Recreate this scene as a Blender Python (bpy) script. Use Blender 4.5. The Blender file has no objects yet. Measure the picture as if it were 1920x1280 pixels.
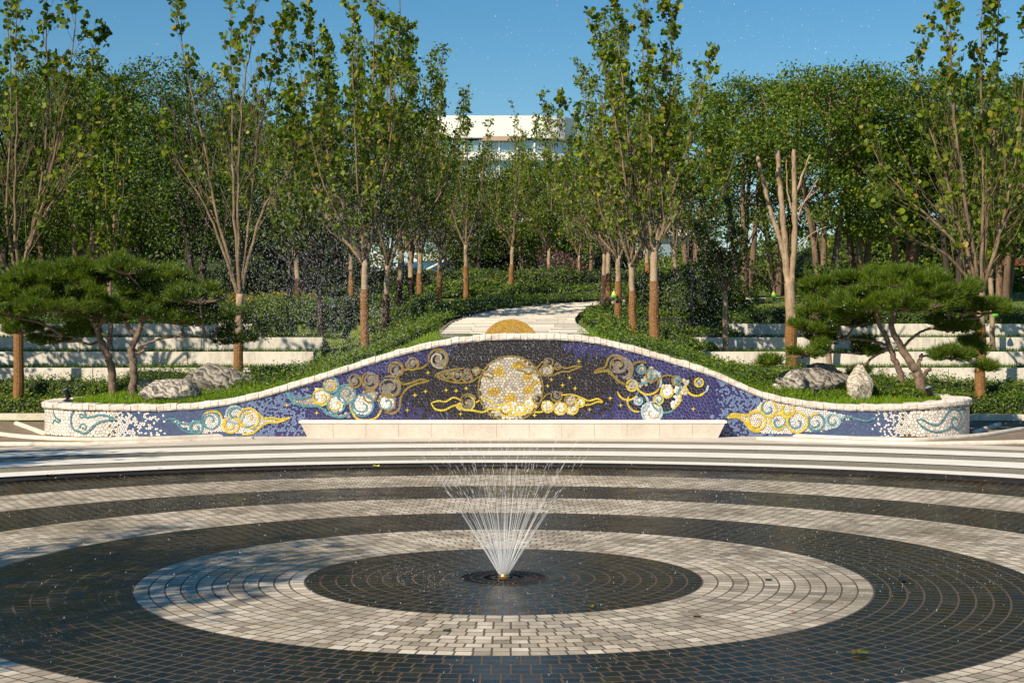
import bpy, bmesh, math, random
import numpy as np
from mathutils import Vector, Matrix
from math import radians, sin, cos, pi

# ------------------------------------------------------------------ camera, light, exposure
scene = bpy.context.scene
COL = scene.collection
F, CX, CY, CH = 2875.0, 0.064, -12.076, 2.0
PITCH = 0.0114
cam_d = bpy.data.cameras.new('camera')
cam_d.sensor_width = 36.0
cam_d.lens = F / 1920.0 * 36.0
cam_d.clip_start, cam_d.clip_end = 0.1, 3000
cam = bpy.data.objects.new('camera', cam_d)
COL.objects.link(cam)
cam.location = (CX, CY, CH)
cam.rotation_euler = (pi / 2 - PITCH, 0, 0)
scene.camera = cam

SUN_EL, SUN_AZ = radians(37), radians(219.7)      # behind the camera, to its left
world = bpy.data.worlds.new('World')
scene.world = world
world.use_nodes = True
wn = world.node_tree
bg = wn.nodes['Background']
sky = wn.nodes.new('ShaderNodeTexSky')
sky.sky_type = 'NISHITA'
sky.sun_disc = False
sky.sun_elevation = SUN_EL
sky.sun_rotation = SUN_AZ
sky.air_density = 1.0
sky.dust_density = 0.15
sky.ozone_density = 3.0
sky.altitude = 0
hs = wn.nodes.new('ShaderNodeHueSaturation')
hs.inputs['Saturation'].default_value = 1.33
hs.inputs['Hue'].default_value = 0.492
wn.links.new(sky.outputs[0], hs.inputs['Color'])
wn.links.new(hs.outputs[0], bg.inputs[0])
bg.inputs[1].default_value = 0.073
sd = bpy.data.lights.new('sun', 'SUN')
sd.energy = 4.9
sd.angle = radians(0.53)
sd.color = (1.0, 0.87, 0.68)
sun = bpy.data.objects.new('sun', sd)
COL.objects.link(sun)
sdir = Vector((sin(SUN_AZ) * cos(SUN_EL), cos(SUN_AZ) * cos(SUN_EL), sin(SUN_EL)))
sun.rotation_euler = sdir.to_track_quat('Z', 'Y').to_euler()
scene.view_settings.view_transform = 'Standard'
scene.view_settings.look = 'None'
scene.view_settings.exposure = 0.42
scene.view_settings.gamma = 1.0

# ------------------------------------------------------------------ helpers
def at(u, v, d):
    """the world point at depth d that the photograph shows at pixel u, v (1920 wide)"""
    X = CX + (u - 960) / F * d
    ang = PITCH + math.atan((v - 640) / F)
    return Vector((X, CY + d, CH - d * math.tan(ang)))

def ux(u, d): return CX + (u - 960) / F * d
def vz(v, d): return CH - d * math.tan(PITCH + math.atan((v - 640) / F))
def gd(v): return CH / math.tan(PITCH + math.atan((v - 640) / F))     # ground depth

def tag(o, label=None, cat=None, group=None, kind=None):
    if label: o['label'] = label
    if cat: o['category'] = cat
    if group: o['group'] = group
    if kind: o['kind'] = kind
    return o

def thing(name, label, cat, loc=(0, 0, 0), group=None, rz=0):
    o = bpy.data.objects.new(name, None)
    o.empty_display_size = 0.2
    COL.objects.link(o)
    o.location = loc
    o.rotation_euler = (0, 0, rz)
    return tag(o, label, cat, group)

def copy_thing(o, loc, rz=0, sc=1.0, label=None, group=None):
    c = o.copy(); COL.objects.link(c)
    c.location = loc; c.rotation_euler = (0, 0, rz); c.scale = (sc, sc, sc)
    if label: c['label'] = label
    if group: c['group'] = group
    for ch in list(o.children):
        k = ch.copy(); COL.objects.link(k); k.parent = c
        for g in list(ch.children):
            m = g.copy(); COL.objects.link(m); m.parent = k
    return c

def link_mesh(name, me, mat, parent=None, loc=None):
    o = bpy.data.objects.new(name, me)
    COL.objects.link(o)
    if mat is not None:
        for m in (mat if isinstance(mat, (list, tuple)) else [mat]): me.materials.append(m)
    if parent is not None: o.parent = parent
    if loc is not None: o.location = loc
    return o

def np_mesh(name, V, k, smooth=False):
    """V: (n_faces*k, 3) vertices, every k consecutive ones make one face"""
    n = len(V)
    me = bpy.data.meshes.new(name)
    me.vertices.add(n); me.vertices.foreach_set('co', np.asarray(V, dtype=np.float32).ravel())
    me.loops.add(n); me.loops.foreach_set('vertex_index', np.arange(n, dtype=np.int32))
    me.polygons.add(n // k)
    me.polygons.foreach_set('loop_start', np.arange(0, n, k, dtype=np.int32))
    me.polygons.foreach_set('loop_total', np.full(n // k, k, dtype=np.int32))
    me.update(calc_edges=True)
    me.validate()
    return me

class MB:
    def __init__(s): s.v = []; s.f = []; s.c = []; s.m = []
    def face(s, pts, col=None, mi=0):
        b = len(s.v); s.v += [tuple(p) for p in pts]
        s.f.append(tuple(range(b, b + len(pts)))); s.c.append(col); s.m.append(mi)
    def box(s, x0, x1, y0, y1, z0, z1, mi=0):
        b = len(s.v)
        s.v += [(x, y, z) for z in (z0, z1) for y in (y0, y1) for x in (x0, x1)]
        for q in ((0, 2, 3, 1), (4, 5, 7, 6), (0, 1, 5, 4), (2, 6, 7, 3), (0, 4, 6, 2), (1, 3, 7, 5)):
            s.f.append(tuple(b + i for i in q)); s.c.append(None); s.m.append(mi)
    def tube(s, pts, rad, sides=6, cap=True):
        pts = [Vector(p) for p in pts]
        b = len(s.v); n = len(pts)
        up = Vector((0.13, 0.97, 0.2))
        for i, p in enumerate(pts):
            t = (pts[min(i + 1, n - 1)] - pts[max(i - 1, 0)])
            if t.length < 1e-9: t = Vector((0, 0, 1))
            t.normalize()
            a = t.cross(up)
            if a.length < 1e-4: a = t.cross(Vector((1, 0, 0)))
            a.normalize(); c = t.cross(a)
            for k in range(sides):
                w = 2 * pi * k / sides
                s.v.append(tuple(p + (a * cos(w) + c * sin(w)) * rad[i]))
        for i in range(n - 1):
            for k in range(sides):
                k2 = (k + 1) % sides
                s.f.append((b + i * sides + k, b + i * sides + k2, b + (i + 1) * sides + k2, b + (i + 1) * sides + k))
                s.c.append(None); s.m.append(0)
        if cap:
            s.f.append(tuple(b + (n - 1) * sides + k for k in range(sides))); s.c.append(None); s.m.append(0)
            s.f.append(tuple(b + k for k in reversed(range(sides)))); s.c.append(None); s.m.append(0)
    def build(s, name, mat, parent=None, origin=None, smooth=False, loc=None):
        me = bpy.data.meshes.new(name)
        v = s.v
        if origin is not None:
            ox, oy, oz = origin; v = [(a - ox, b - oy, c - oz) for a, b, c in v]
        me.from_pydata(v, [], s.f)
        if any(c is not None for c in s.c):
            at_ = me.color_attributes.new('glaze', 'FLOAT_COLOR', 'CORNER')
            buf = []
            for f, c in zip(s.f, s.c):
                c = c or (1, 1, 1); buf += [c[0], c[1], c[2], 1.0] * len(f)
            at_.data.foreach_set('color', np.array(buf, dtype=np.float32))
        o = link_mesh(name, me, mat, parent, loc)
        if isinstance(mat, (list, tuple)): me.polygons.foreach_set('material_index', np.array(s.m, dtype=np.int32))
        if smooth: me.polygons.foreach_set('use_smooth', np.ones(len(me.polygons), dtype=bool))
        me.update()
        return o

# ------------------------------------------------------------------ materials
def lk(nt, a, b): nt.links.new(a, b)
def mth(nt, op, a, b=None, c=None, clamp=False):
    n = nt.nodes.new('ShaderNodeMath'); n.operation = op; n.use_clamp = clamp
    for i, x in enumerate((a, b, c)):
        if x is None: continue
        if isinstance(x, (int, float)): n.inputs[i].default_value = x
        else: lk(nt, x, n.inputs[i])
    return n.outputs[0]
def mixc(nt, fac, a, b, mode='MIX'):
    n = nt.nodes.new('ShaderNodeMix'); n.data_type = 'RGBA'; n.blend_type = mode
    for k, x in ((0, fac), (6, a), (7, b)):
        if isinstance(x, (int, float)): n.inputs[k].default_value = x
        elif isinstance(x, tuple): n.inputs[k].default_value = (*x, 1)
        else: lk(nt, x, n.inputs[k])
    return n.outputs[2]
def mapr(nt, x, a, b, c=0.0, d=1.0):
    n = nt.nodes.new('ShaderNodeMapRange'); lk(nt, x, n.inputs[0])
    for i, q in enumerate((a, b, c, d)): n.inputs[i + 1].default_value = q
    return n.outputs[0]
def noise(nt, vec, scale, detail=4, rough=0.6):
    n = nt.nodes.new('ShaderNodeTexNoise'); n.inputs['Scale'].default_value = scale
    n.inputs['Detail'].default_value = detail; n.inputs['Roughness'].default_value = rough
    if vec is not None: lk(nt, vec, n.inputs['Vector'])
    return n.outputs['Fac']
def ramp(nt, fac, stops):
    n = nt.nodes.new('ShaderNodeValToRGB'); lk(nt, fac, n.inputs[0])
    e = n.color_ramp.elements
    while len(e) < len(stops): e.new(0.5)
    for i, (p, c) in enumerate(stops): e[i].position = p; e[i].color = (*c, 1)
    return n.outputs[0]
def new_mat(name):
    m = bpy.data.materials.new(name); m.use_nodes = True
    return m, m.node_tree, m.node_tree.nodes['Principled BSDF']
def objco(nt): return nt.nodes.new('ShaderNodeTexCoord').outputs['Object']
def bump(nt, b, h, strength=0.4, dist=0.01):
    n = nt.nodes.new('ShaderNodeBump'); n.inputs['Strength'].default_value = strength
    n.inputs['Distance'].default_value = dist; lk(nt, h, n.inputs['Height']); lk(nt, n.outputs[0], b.inputs['Normal'])

def surf(name, c1, c2, scale=4.0, rough=0.8, bstr=0.4, bdist=0.01, c3=None, fine=30.0, stretch=None, spec=0.5, metal=0.0):
    m, nt, b = new_mat(name)
    co = objco(nt)
    if stretch:
        mp = nt.nodes.new('ShaderNodeMapping'); mp.inputs['Scale'].default_value = stretch; lk(nt, co, mp.inputs[0]); co = mp.outputs[0]
    n1 = noise(nt, co, scale, 5, 0.65); n2 = noise(nt, co, fine, 3, 0.6)
    f = mth(nt, 'ADD', mth(nt, 'MULTIPLY', n1, 0.65), mth(nt, 'MULTIPLY', n2, 0.35))
    st = [(0.36, c1), (0.62, c2)]
    if c3: st = [(0.33, c1), (0.5, c2), (0.66, c3)]
    lk(nt, ramp(nt, f, st), b.inputs['Base Color'])
    b.inputs['Roughness'].default_value = rough
    b.inputs['Specular IOR Level'].default_value = spec
    b.inputs['Metallic'].default_value = metal
    bump(nt, b, f, bstr, bdist)
    return m

def leafmat(name, stops, rough=0.55, trans=0.35, spec=0.3):
    m, nt, b = new_mat(name)
    g = nt.nodes.new('ShaderNodeNewGeometry')
    col = ramp(nt, g.outputs['Random Per Island'], stops)
    co = objco(nt)
    n1 = noise(nt, co, 0.9, 2, 0.5)
    col = mixc(nt, 1.0, col, ramp(nt, n1, [(0.3, (0.72, 0.78, 0.8)), (0.7, (1.15, 1.1, 0.95))]), 'MULTIPLY')
    lk(nt, col, b.inputs['Base Color'])
    b.inputs['Roughness'].default_value = rough
    b.inputs['Specular IOR Level'].default_value = spec
    t = nt.nodes.new('ShaderNodeBsdfTranslucent')
    lk(nt, mixc(nt, 1.0, col, (1.3, 1.5, 0.5), 'MULTIPLY'), t.inputs[0])
    mx = nt.nodes.new('ShaderNodeMixShader'); mx.inputs[0].default_value = trans
    lk(nt, b.outputs[0], mx.inputs[1]); lk(nt, t.outputs[0], mx.inputs[2])
    lk(nt, mx.outputs[0], nt.nodes['Material Output'].inputs[0])
    return m

M = {}
M['bark'] = surf('plane tree bark', (0.085, 0.058, 0.038), (0.32, 0.225, 0.14), 7, 0.85, 0.8, 0.015, fine=32, stretch=(1, 1, 0.42), c3=(0.44, 0.34, 0.235))
M['limb'] = surf('plane tree limb bark', (0.045, 0.032, 0.020), (0.17, 0.120, 0.068), 8, 0.85, 0.8, 0.01, fine=30, stretch=(1, 1, 0.42), c3=(0.27, 0.20, 0.12))
M['bark_red'] = surf('locust bark', (0.06, 0.040, 0.026), (0.24, 0.155, 0.10), 7, 0.9, 0.6, 0.015, fine=30, stretch=(1, 1, 0.3))
M['bark_dark'] = surf('dark bark', (0.018, 0.014, 0.011), (0.06, 0.045, 0.035), 7, 0.9, 0.6, 0.015, fine=30, stretch=(1, 1, 0.3))
M['bark_pine'] = surf('pine bark', (0.06, 0.042, 0.032), (0.25, 0.17, 0.12), 14, 0.9, 0.9, 0.02, fine=45, stretch=(1, 1, 0.6))
M['rope'] = surf('coir rope wrap', (0.09, 0.040, 0.014), (0.34, 0.165, 0.05), 30, 0.9, 0.9, 0.012, fine=90, stretch=(0.4, 0.4, 2.2))
M['rope_shaded'] = surf('coir rope darkened for shade', (0.03, 0.016, 0.01), (0.09, 0.045, 0.02), 30, 0.9, 0.9, 0.012, fine=90, stretch=(0.4, 0.4, 2.2))  # darker copy of the rope, trunk shade put into its colour
M['leaf_plane'] = leafmat('plane tree leaf', [(0.0, (0.042, 0.079, 0.006)), (0.45, (0.106, 0.168, 0.009)), (0.8, (0.199, 0.268, 0.013)), (0.95, (0.273, 0.297, 0.024)), (0.993, (0.422, 0.285, 0.048)), (1.0, (0.323, 0.143, 0.038))], 0.5, 0.4)
M['leaf_row'] = leafmat('plane tree leaf further off', [(0.0, (0.048, 0.085, 0.007)), (0.5, (0.111, 0.182, 0.009)), (0.88, (0.209, 0.276, 0.015)), (0.98, (0.283, 0.284, 0.028)), (1.0, (0.373, 0.212, 0.038))], 0.5, 0.35)
M['leaf_locust'] = leafmat('locust leaf', [(0.0, (0.044, 0.083, 0.009)), (0.5, (0.098, 0.166, 0.014)), (0.9, (0.170, 0.237, 0.020)), (1.0, (0.271, 0.289, 0.027))], 0.5, 0.3)
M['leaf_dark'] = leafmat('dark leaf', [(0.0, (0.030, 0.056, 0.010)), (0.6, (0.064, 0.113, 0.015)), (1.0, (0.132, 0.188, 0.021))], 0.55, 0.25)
M['leaf_box'] = leafmat('box hedge leaf', [(0.0, (0.035, 0.075, 0.008)), (0.5, (0.08, 0.145, 0.012)), (0.9, (0.15, 0.21, 0.016)), (1.0, (0.24, 0.24, 0.03))], 0.5, 0.25)
M['leaf_lime'] = leafmat('lime ground cover leaf', [(0.0, (0.06, 0.13, 0.01)), (0.5, (0.12, 0.22, 0.014)), (1.0, (0.26, 0.33, 0.02))], 0.5, 0.35)
M['leaf_autumn'] = leafmat('yellow flowering shrub leaf', [(0.0, (0.05, 0.09, 0.01)), (0.5, (0.12, 0.14, 0.015)), (0.8, (0.3, 0.24, 0.02)), (1.0, (0.42, 0.2, 0.02))], 0.6, 0.3)
M['leaf_pink'] = leafmat('reddish shrub leaf', [(0.0, (0.04, 0.05, 0.02)), (0.5, (0.12, 0.06, 0.06)), (1.0, (0.3, 0.12, 0.16))], 0.6, 0.3)
M['needle'] = leafmat('pine needle', [(0.0, (0.030, 0.065, 0.008)), (0.5, (0.081, 0.150, 0.010)), (0.9, (0.178, 0.259, 0.014)), (1.0, (0.297, 0.273, 0.040))], 0.45, 0.25)
M['grass'] = leafmat('grass blade', [(0.0, (0.09, 0.18, 0.008)), (0.5, (0.16, 0.28, 0.01)), (0.9, (0.26, 0.37, 0.015)), (1.0, (0.34, 0.36, 0.04))], 0.5, 0.35)
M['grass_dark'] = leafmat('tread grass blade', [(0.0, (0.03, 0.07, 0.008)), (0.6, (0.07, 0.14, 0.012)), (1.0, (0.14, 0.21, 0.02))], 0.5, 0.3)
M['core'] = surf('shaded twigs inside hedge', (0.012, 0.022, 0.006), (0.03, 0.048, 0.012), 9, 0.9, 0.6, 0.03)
M['soil_grass'] = surf('grassy ground', (0.05, 0.09, 0.010), (0.13, 0.20, 0.018), 1.4, 0.95, 0.6, 0.03, fine=22)
M['lawn'] = surf('lawn', (0.06, 0.11, 0.010), (0.15, 0.18, 0.022), 0.5, 0.95, 0.6, 0.03, fine=18)
M['concrete'] = surf('pale terrace concrete', (0.40, 0.36, 0.30), (0.66, 0.61, 0.53), 1.8, 0.8, 0.2, 0.004, fine=16, stretch=(1, 1, 0.3), c3=(0.76, 0.71, 0.63))
M['cream'] = surf('cream stone slab', (0.52, 0.46, 0.385), (0.68, 0.615, 0.54), 2.2, 0.65, 0.15, 0.003, fine=30, stretch=(1, 1, 0.6))
M['whitestone'] = surf('white granite slab', (0.74, 0.70, 0.63), (0.90, 0.86, 0.79), 2.2, 0.6, 0.2, 0.004, fine=55)
M['pebble'] = surf('grey pebble paving', (0.062, 0.056, 0.042), (0.375, 0.338, 0.252), 40, 0.7, 0.8, 0.012, fine=75)
M['pebble_wet'] = surf('dark wet pebble paving', (0.012, 0.011, 0.010), (0.10, 0.082, 0.065), 34, 0.35, 0.8, 0.012, fine=75)
M['kerb'] = surf('round pale kerb', (0.50, 0.43, 0.34), (0.76, 0.69, 0.58), 5, 0.75, 0.3, 0.006, fine=30)
M['coping'] = surf('rough split granite', (0.46, 0.40, 0.34), (0.80, 0.74, 0.67), 9, 0.8, 0.9, 0.02, fine=34)
M['brown_paving'] = surf('brown earth paving', (0.15, 0.11, 0.075), (0.27, 0.21, 0.15), 3, 0.9, 0.4, 0.01, fine=40)
M['ground'] = surf('ground', (0.05, 0.06, 0.03), (0.10, 0.11, 0.05), 0.3, 0.95, 0.2, 0.01, fine=6)
M['black_metal'] = surf('black painted metal', (0.012, 0.012, 0.013), (0.022, 0.022, 0.024), 10, 0.35, 0.1, 0.002)
M['iron'] = surf('rusty cast iron', (0.008, 0.007, 0.006), (0.04, 0.026, 0.016), 16, 0.4, 0.6, 0.006, fine=60)
M['bronze'] = surf('bronze nozzle', (0.30, 0.16, 0.06), (0.5, 0.3, 0.12), 20, 0.35, 0.2, 0.003, metal=0.8)
M['gold'] = surf('gold glass tile', (0.42, 0.22, 0.02), (0.62, 0.38, 0.05), 26, 0.35, 0.3, 0.004, fine=80)
M['mortar'] = surf('mortar', (0.10, 0.07, 0.04), (0.2, 0.15, 0.09), 12, 0.9, 0.3, 0.004)
M['white_panel'] = surf('white facade panel', (0.76, 0.74, 0.70), (0.84, 0.82, 0.78), 0.2, 0.5, 0.02, 0.01, fine=2)
M['tan_panel'] = surf('tan soffit', (0.38, 0.28, 0.2), (0.46, 0.34, 0.25), 0.4, 0.7, 0.02, 0.01)
M['blue_panel'] = surf('blue hoarding', (0.01, 0.06, 0.14), (0.02, 0.12, 0.24), 0.8, 0.5, 0.02, 0.01)
M['red_roof'] = surf('dark red roof', (0.10, 0.025, 0.018), (0.2, 0.05, 0.03), 3, 0.7, 0.3, 0.02)
M['bag_green'] = surf('green plastic bag', (0.03, 0.32, 0.02), (0.10, 0.5, 0.03), 4, 0.3, 0.3, 0.01)
M['bag_yellow'] = surf('yellow paper tab', (0.5, 0.55, 0.04), (0.62, 0.66, 0.08), 4, 0.4, 0.1, 0.01)
M['red_tag'] = surf('red tag', (0.6, 0.05, 0.04), (0.75, 0.12, 0.08), 8, 0.5, 0.1, 0.004)
M['tag_brown'] = surf('wooden tag', (0.22, 0.07, 0.035), (0.34, 0.13, 0.06), 8, 0.6, 0.2, 0.004)
M['white_plain'] = surf('white paint', (0.7, 0.7, 0.68), (0.8, 0.8, 0.78), 8, 0.6, 0.1, 0.004)

def glass_facade():
    m, nt, b = new_mat('tinted facade glass')
    b.inputs['Base Color'].default_value = (0.30, 0.40, 0.44, 1)
    b.inputs['Roughness'].default_value = 0.12
    b.inputs['Metallic'].default_value = 0.35
    b.inputs['Specular IOR Level'].default_value = 0.9
    return m
M['glass'] = glass_facade()

def glaze_mat():
    m, nt, b = new_mat('glazed mosaic tile')
    a = nt.nodes.new('ShaderNodeVertexColor'); a.layer_name = 'glaze'
    g = nt.nodes.new('ShaderNodeNewGeometry')
    k = ramp(nt, g.outputs['Random Per Island'], [(0.0, (0.74, 0.74, 0.76)), (1.0, (1.16, 1.14, 1.10))])
    lk(nt, mixc(nt, 1.0, a.outputs[0], k, 'MULTIPLY'), b.inputs['Base Color'])
    b.inputs['Roughness'].default_value = 0.28
    n = noise(nt, objco(nt), 18, 3)
    bump(nt, b, n, 0.25, 0.006)
    return m
M['glaze'] = glaze_mat()

def rock_mat(name, dark, light, scale, warp=1.2):
    m, nt, b = new_mat(name)
    co = objco(nt)
    w = nt.nodes.new('ShaderNodeTexWave'); w.wave_type = 'BANDS'; w.bands_direction = 'DIAGONAL'
    w.inputs['Scale'].default_value = scale * 1.6; w.inputs['Distortion'].default_value = 9 * warp
    w.inputs['Detail'].default_value = 5; w.inputs['Detail Scale'].default_value = 1.6
    lk(nt, co, w.inputs['Vector'])
    n = noise(nt, co, 5, 8, 0.75)
    f = mth(nt, 'ADD', mth(nt, 'MULTIPLY', w.outputs['Fac'], 0.2), mth(nt, 'MULTIPLY', n, 0.8))
    lk(nt, ramp(nt, f, [(0.36, dark), (0.48, tuple((a + c) / 2 for a, c in zip(dark, light))), (0.6, light)]), b.inputs['Base Color'])
    b.inputs['Roughness'].default_value = 0.85
    bump(nt, b, f, 1.0, 0.05)
    return m
M['rock_white'] = rock_mat('veined white rock', (0.06, 0.053, 0.045), (0.52, 0.47, 0.40), 2.4)
M['rock_grey'] = rock_mat('dark grey rock', (0.03, 0.028, 0.024), (0.36, 0.32, 0.27), 2.0)
M['rock_pale'] = rock_mat('pale standing rock', (0.25, 0.2, 0.14), (0.66, 0.6, 0.5), 3.2)

def water_mat():
    m, nt, b = new_mat('falling water')
    b.inputs['Base Color'].default_value = (0.86, 0.88, 0.9, 1)
    b.inputs['Roughness'].default_value = 0.12
    b.inputs['IOR'].default_value = 1.33
    b.inputs['Specular IOR Level'].default_value = 0.9
    t = nt.nodes.new('ShaderNodeBsdfTransparent')
    mx = nt.nodes.new('ShaderNodeMixShader'); mx.inputs[0].default_value = 0.5
    lk(nt, t.outputs[0], mx.inputs[1]); lk(nt, b.outputs[0], mx.inputs[2])
    lk(nt, mx.outputs[0], nt.nodes['Material Output'].inputs[0])
    return m, mx
M['jet'], _mx = water_mat(); _mx.inputs[0].default_value = 0.30
M['drop'], _mx = water_mat(); _mx.inputs[0].default_value = 0.6

CW = 0.1168
def paver_mat(name, light):
    m, nt, b = new_mat(name)
    uv = nt.nodes.new('ShaderNodeUVMap')
    sp = nt.nodes.new('ShaderNodeSeparateXYZ'); lk(nt, uv.outputs[0], sp.inputs[0])
    u, v = sp.outputs[0], sp.outputs[1]
    co = objco(nt)
    c = mth(nt, 'FLOOR', u); fu = mth(nt, 'FRACT', u)
    cnt = mth(nt, 'FLOOR', mth(nt, 'ADD', mth(nt, 'MULTIPLY', c, 6.45), 4.0))
    s = mth(nt, 'ADD', mth(nt, 'MULTIPLY', v, cnt), mth(nt, 'MULTIPLY', c, 0.5))
    fs = mth(nt, 'FRACT', s); si = mth(nt, 'FLOOR', s)
    cb = nt.nodes.new('ShaderNodeCombineXYZ'); lk(nt, c, cb.inputs[0]); lk(nt, si, cb.inputs[1])
    wn_ = nt.nodes.new('ShaderNodeTexWhiteNoise'); wn_.noise_dimensions = '2D'; lk(nt, cb.outputs[0], wn_.inputs['Vector'])
    rnd = wn_.outputs['Value']
    du = mth(nt, 'MULTIPLY', mth(nt, 'MINIMUM', fu, mth(nt, 'SUBTRACT', 1.0, fu)), 0.117)
    ds = mth(nt, 'MULTIPLY', mth(nt, 'MINIMUM', fs, mth(nt, 'SUBTRACT', 1.0, fs)), 0.113)
    wob = mth(nt, 'MULTIPLY', mth(nt, 'SUBTRACT', noise(nt, co, 22, 2), 0.5), 0.004)
    dd = mth(nt, 'ADD', mth(nt, 'MINIMUM', du, ds), wob)
    j = mapr(nt, dd, 0.0040, 0.0085)           # 0 in the joint, 1 on the stone
    big = noise(nt, co, 0.55, 4, 0.6); mid = noise(nt, co, 3.0, 5, 0.65); fine = noise(nt, co, 85, 3, 0.7)
    if light:
        stone = ramp(nt, rnd, [(0.0, (0.34, 0.29, 0.22)), (0.12, (0.46, 0.40, 0.31)), (0.4, (0.56, 0.48, 0.37)), (0.65, (0.66, 0.57, 0.45)), (1.0, (0.74, 0.67, 0.55))])
        stone = mixc(nt, 1.0, stone, ramp(nt, fine, [(0.3, (0.78, 0.78, 0.78)), (0.65, (1.08, 1.08, 1.08))]), 'MULTIPLY')
        stone = mixc(nt, 1.0, stone, ramp(nt, mid, [(0.3, (0.70, 0.69, 0.68)), (0.55, (1.0, 1.0, 1.0))]), 'MULTIPLY')
        st_ = noise(nt, co, 1.3, 7, 0.75)
        stone = mixc(nt, 1.0, stone, ramp(nt, st_, [(0.40, (0.76, 0.73, 0.68)), (0.50, (1.0, 1.0, 1.0))]), 'MULTIPLY')
        wet = mapr(nt, big, 0.46, 0.60, 0.0, 1.0)
        stone = mixc(nt, 1.0, stone, mixc(nt, wet, (1.0, 1.0, 1.0), (0.84, 0.82, 0.80)), 'MULTIPLY')
        joint = (0.085, 0.060, 0.036)
        ro = mapr(nt, big, 0.42, 0.60, 0.62, 0.24)
    else:
        stone = ramp(nt, rnd, [(0.0, (0.005, 0.005, 0.006)), (0.6, (0.009, 0.009, 0.008)), (0.9, (0.018, 0.016, 0.010)), (1.0, (0.028, 0.022, 0.012))])
        stone = mixc(nt, 1.0, stone, ramp(nt, fine, [(0.3, (0.6, 0.6, 0.6)), (0.7, (1.4, 1.4, 1.4))]), 'MULTIPLY')
        joint = (0.110, 0.080, 0.050)
        ro = mapr(nt, mid, 0.3, 0.7, 0.12, 0.34)
    lk(nt, mixc(nt, j, joint, stone), b.inputs['Base Color'])
    r2 = mth(nt, 'ADD', ro, mth(nt, 'MULTIPLY', mth(nt, 'SUBTRACT', 1.0, j), 0.35))
    lk(nt, r2, b.inputs['Roughness'])
    b.inputs['Specular IOR Level'].default_value = 0.5 if light else 0.22
    tilt = mth(nt, 'MULTIPLY', rnd, 0.25)
    h = mth(nt, 'ADD', mth(nt, 'ADD', j, tilt), mth(nt, 'MULTIPLY', fine, 0.35))
    bump(nt, b, h, 0.7 if light else 0.22, 0.004)
    return m
M['pav_light'] = paver_mat('light granite sett', True)
M['pav_dark'] = paver_mat('wet black granite sett', False)
# ------------------------------------------------------------------ ground: the fountain plaza
def sheet(name, pts_rows, mat, z=None, smooth=True):
    mb = MB()
    R = len(pts_rows); n = len(pts_rows[0])
    mb.v = [tuple(p) for r in pts_rows for p in r]
    for i in range(R - 1):
        for k in range(n - 1):
            mb.f.append((i * n + k, i * n + k + 1, (i + 1) * n + k + 1, (i + 1) * n + k)); mb.c.append(None); mb.m.append(0)
    o = mb.build(name, mat, smooth=smooth)
    return tag(o, kind='structure')

g = MB(); g.face([(-900, -300, -0.03), (900, -300, -0.03), (900, 1500, -0.03), (-900, 1500, -0.03)])
tag(g.build('ground', M['ground']), kind='structure')
g = MB(); g.face([(-40, -40, -0.012), (40, -40, -0.012), (40, 20.4, -0.012), (-40, 20.4, -0.012)])
tag(g.build('paving', M['brown_paving']), kind='structure')

bounds = [0.355, 1.558, 2.843, 4.17, 5.55, 6.88, 8.22, 9.6]
courses = [3, 13, 24, 35, 47, 58, 70, 82]
me = bpy.data.meshes.new('plaza')
bm = bmesh.new(); uvl = bm.loops.layers.uv.new('UVMap')
NS = 384
allr = [(bounds[0], courses[0])]
for i in range(len(bounds) - 1):
    for q in (0.25, 0.5, 0.75, 1.0):
        allr.append((bounds[i] + (bounds[i + 1] - bounds[i]) * q, courses[i] + (courses[i + 1] - courses[i]) * q))
grid = [[bm.verts.new((r * sin(2 * pi * k / NS), r * cos(2 * pi * k / NS), 0.0)) for k in range(NS)] for r, c in allr]
for i in range(len(allr) - 1):
    for k in range(NS):
        k2 = (k + 1) % NS
        f = bm.faces.new((grid[i][k], grid[i + 1][k], grid[i + 1][k2], grid[i][k2]))
        f.normal_update()
        if f.normal.z < 0: f.normal_flip()
        f.material_index = (i // 4) % 2          # dark, light, dark ...
        for l in f.loops:
            kk = k + 1 if l.vert in (grid[i][k2], grid[i + 1][k2]) else k
            ii = i + 1 if l.vert in (grid[i + 1][k], grid[i + 1][k2]) else i
            l[uvl].uv = (allr[ii][1] + 1e-4, kk / NS)
bm.to_mesh(me); bm.free()
plaza = link_mesh('plaza', me, [M['pav_dark'], M['pav_light']])
tag(plaza, kind='structure')

def circ3(vl, vc, vr):
    a, b_, c = at(0, vl, gd(vl)), at(960, vc, gd(vc)), at(1920, vr, gd(vr))
    ax, ay, bx, by, cx, cy = a.x, a.y, b_.x, b_.y, c.x, c.y
    d = 2 * (ax * (by - cy) + bx * (cy - ay) + cx * (ay - by))
    X = ((ax * ax + ay * ay) * (by - cy) + (bx * bx + by * by) * (cy - ay) + (cx * cx + cy * cy) * (ay - by)) / d
    Y = ((ax * ax + ay * ay) * (cx - bx) + (bx * bx + by * by) * (ax - cx) + (cx * cx + cy * cy) * (bx - ax)) / d
    return X, Y, math.hypot(ax - X, ay - Y)
cur = [circ3(*t) for t in [(905.5, 876.5, 908), (897, 869.5, 899.5), (888.2, 863.9, 891.6), (878.3, 855, 880), (868.6, 846.7, 869), (859.8, 840, 859.6), (851.3, 832.8, 851), (846.0, 827, 844.5), (839.5, 819.5, 838)]]
def curve_pts(c, z, n=120, span=0.9):
    X, Y, R = c
    out = []
    for k in range(n + 1):
        x = (k / n * 2 - 1) * min(R * span, 11.0)
        out.append((X + x, Y + math.sqrt(R * R - x * x), z))
    return out
# the trench drain, then alternating bands of white slab and grey pebble
def band(name, i, j, mat, z):
    return sheet(name, [curve_pts(cur[i], z), curve_pts(cur[j], z)], mat)
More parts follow.
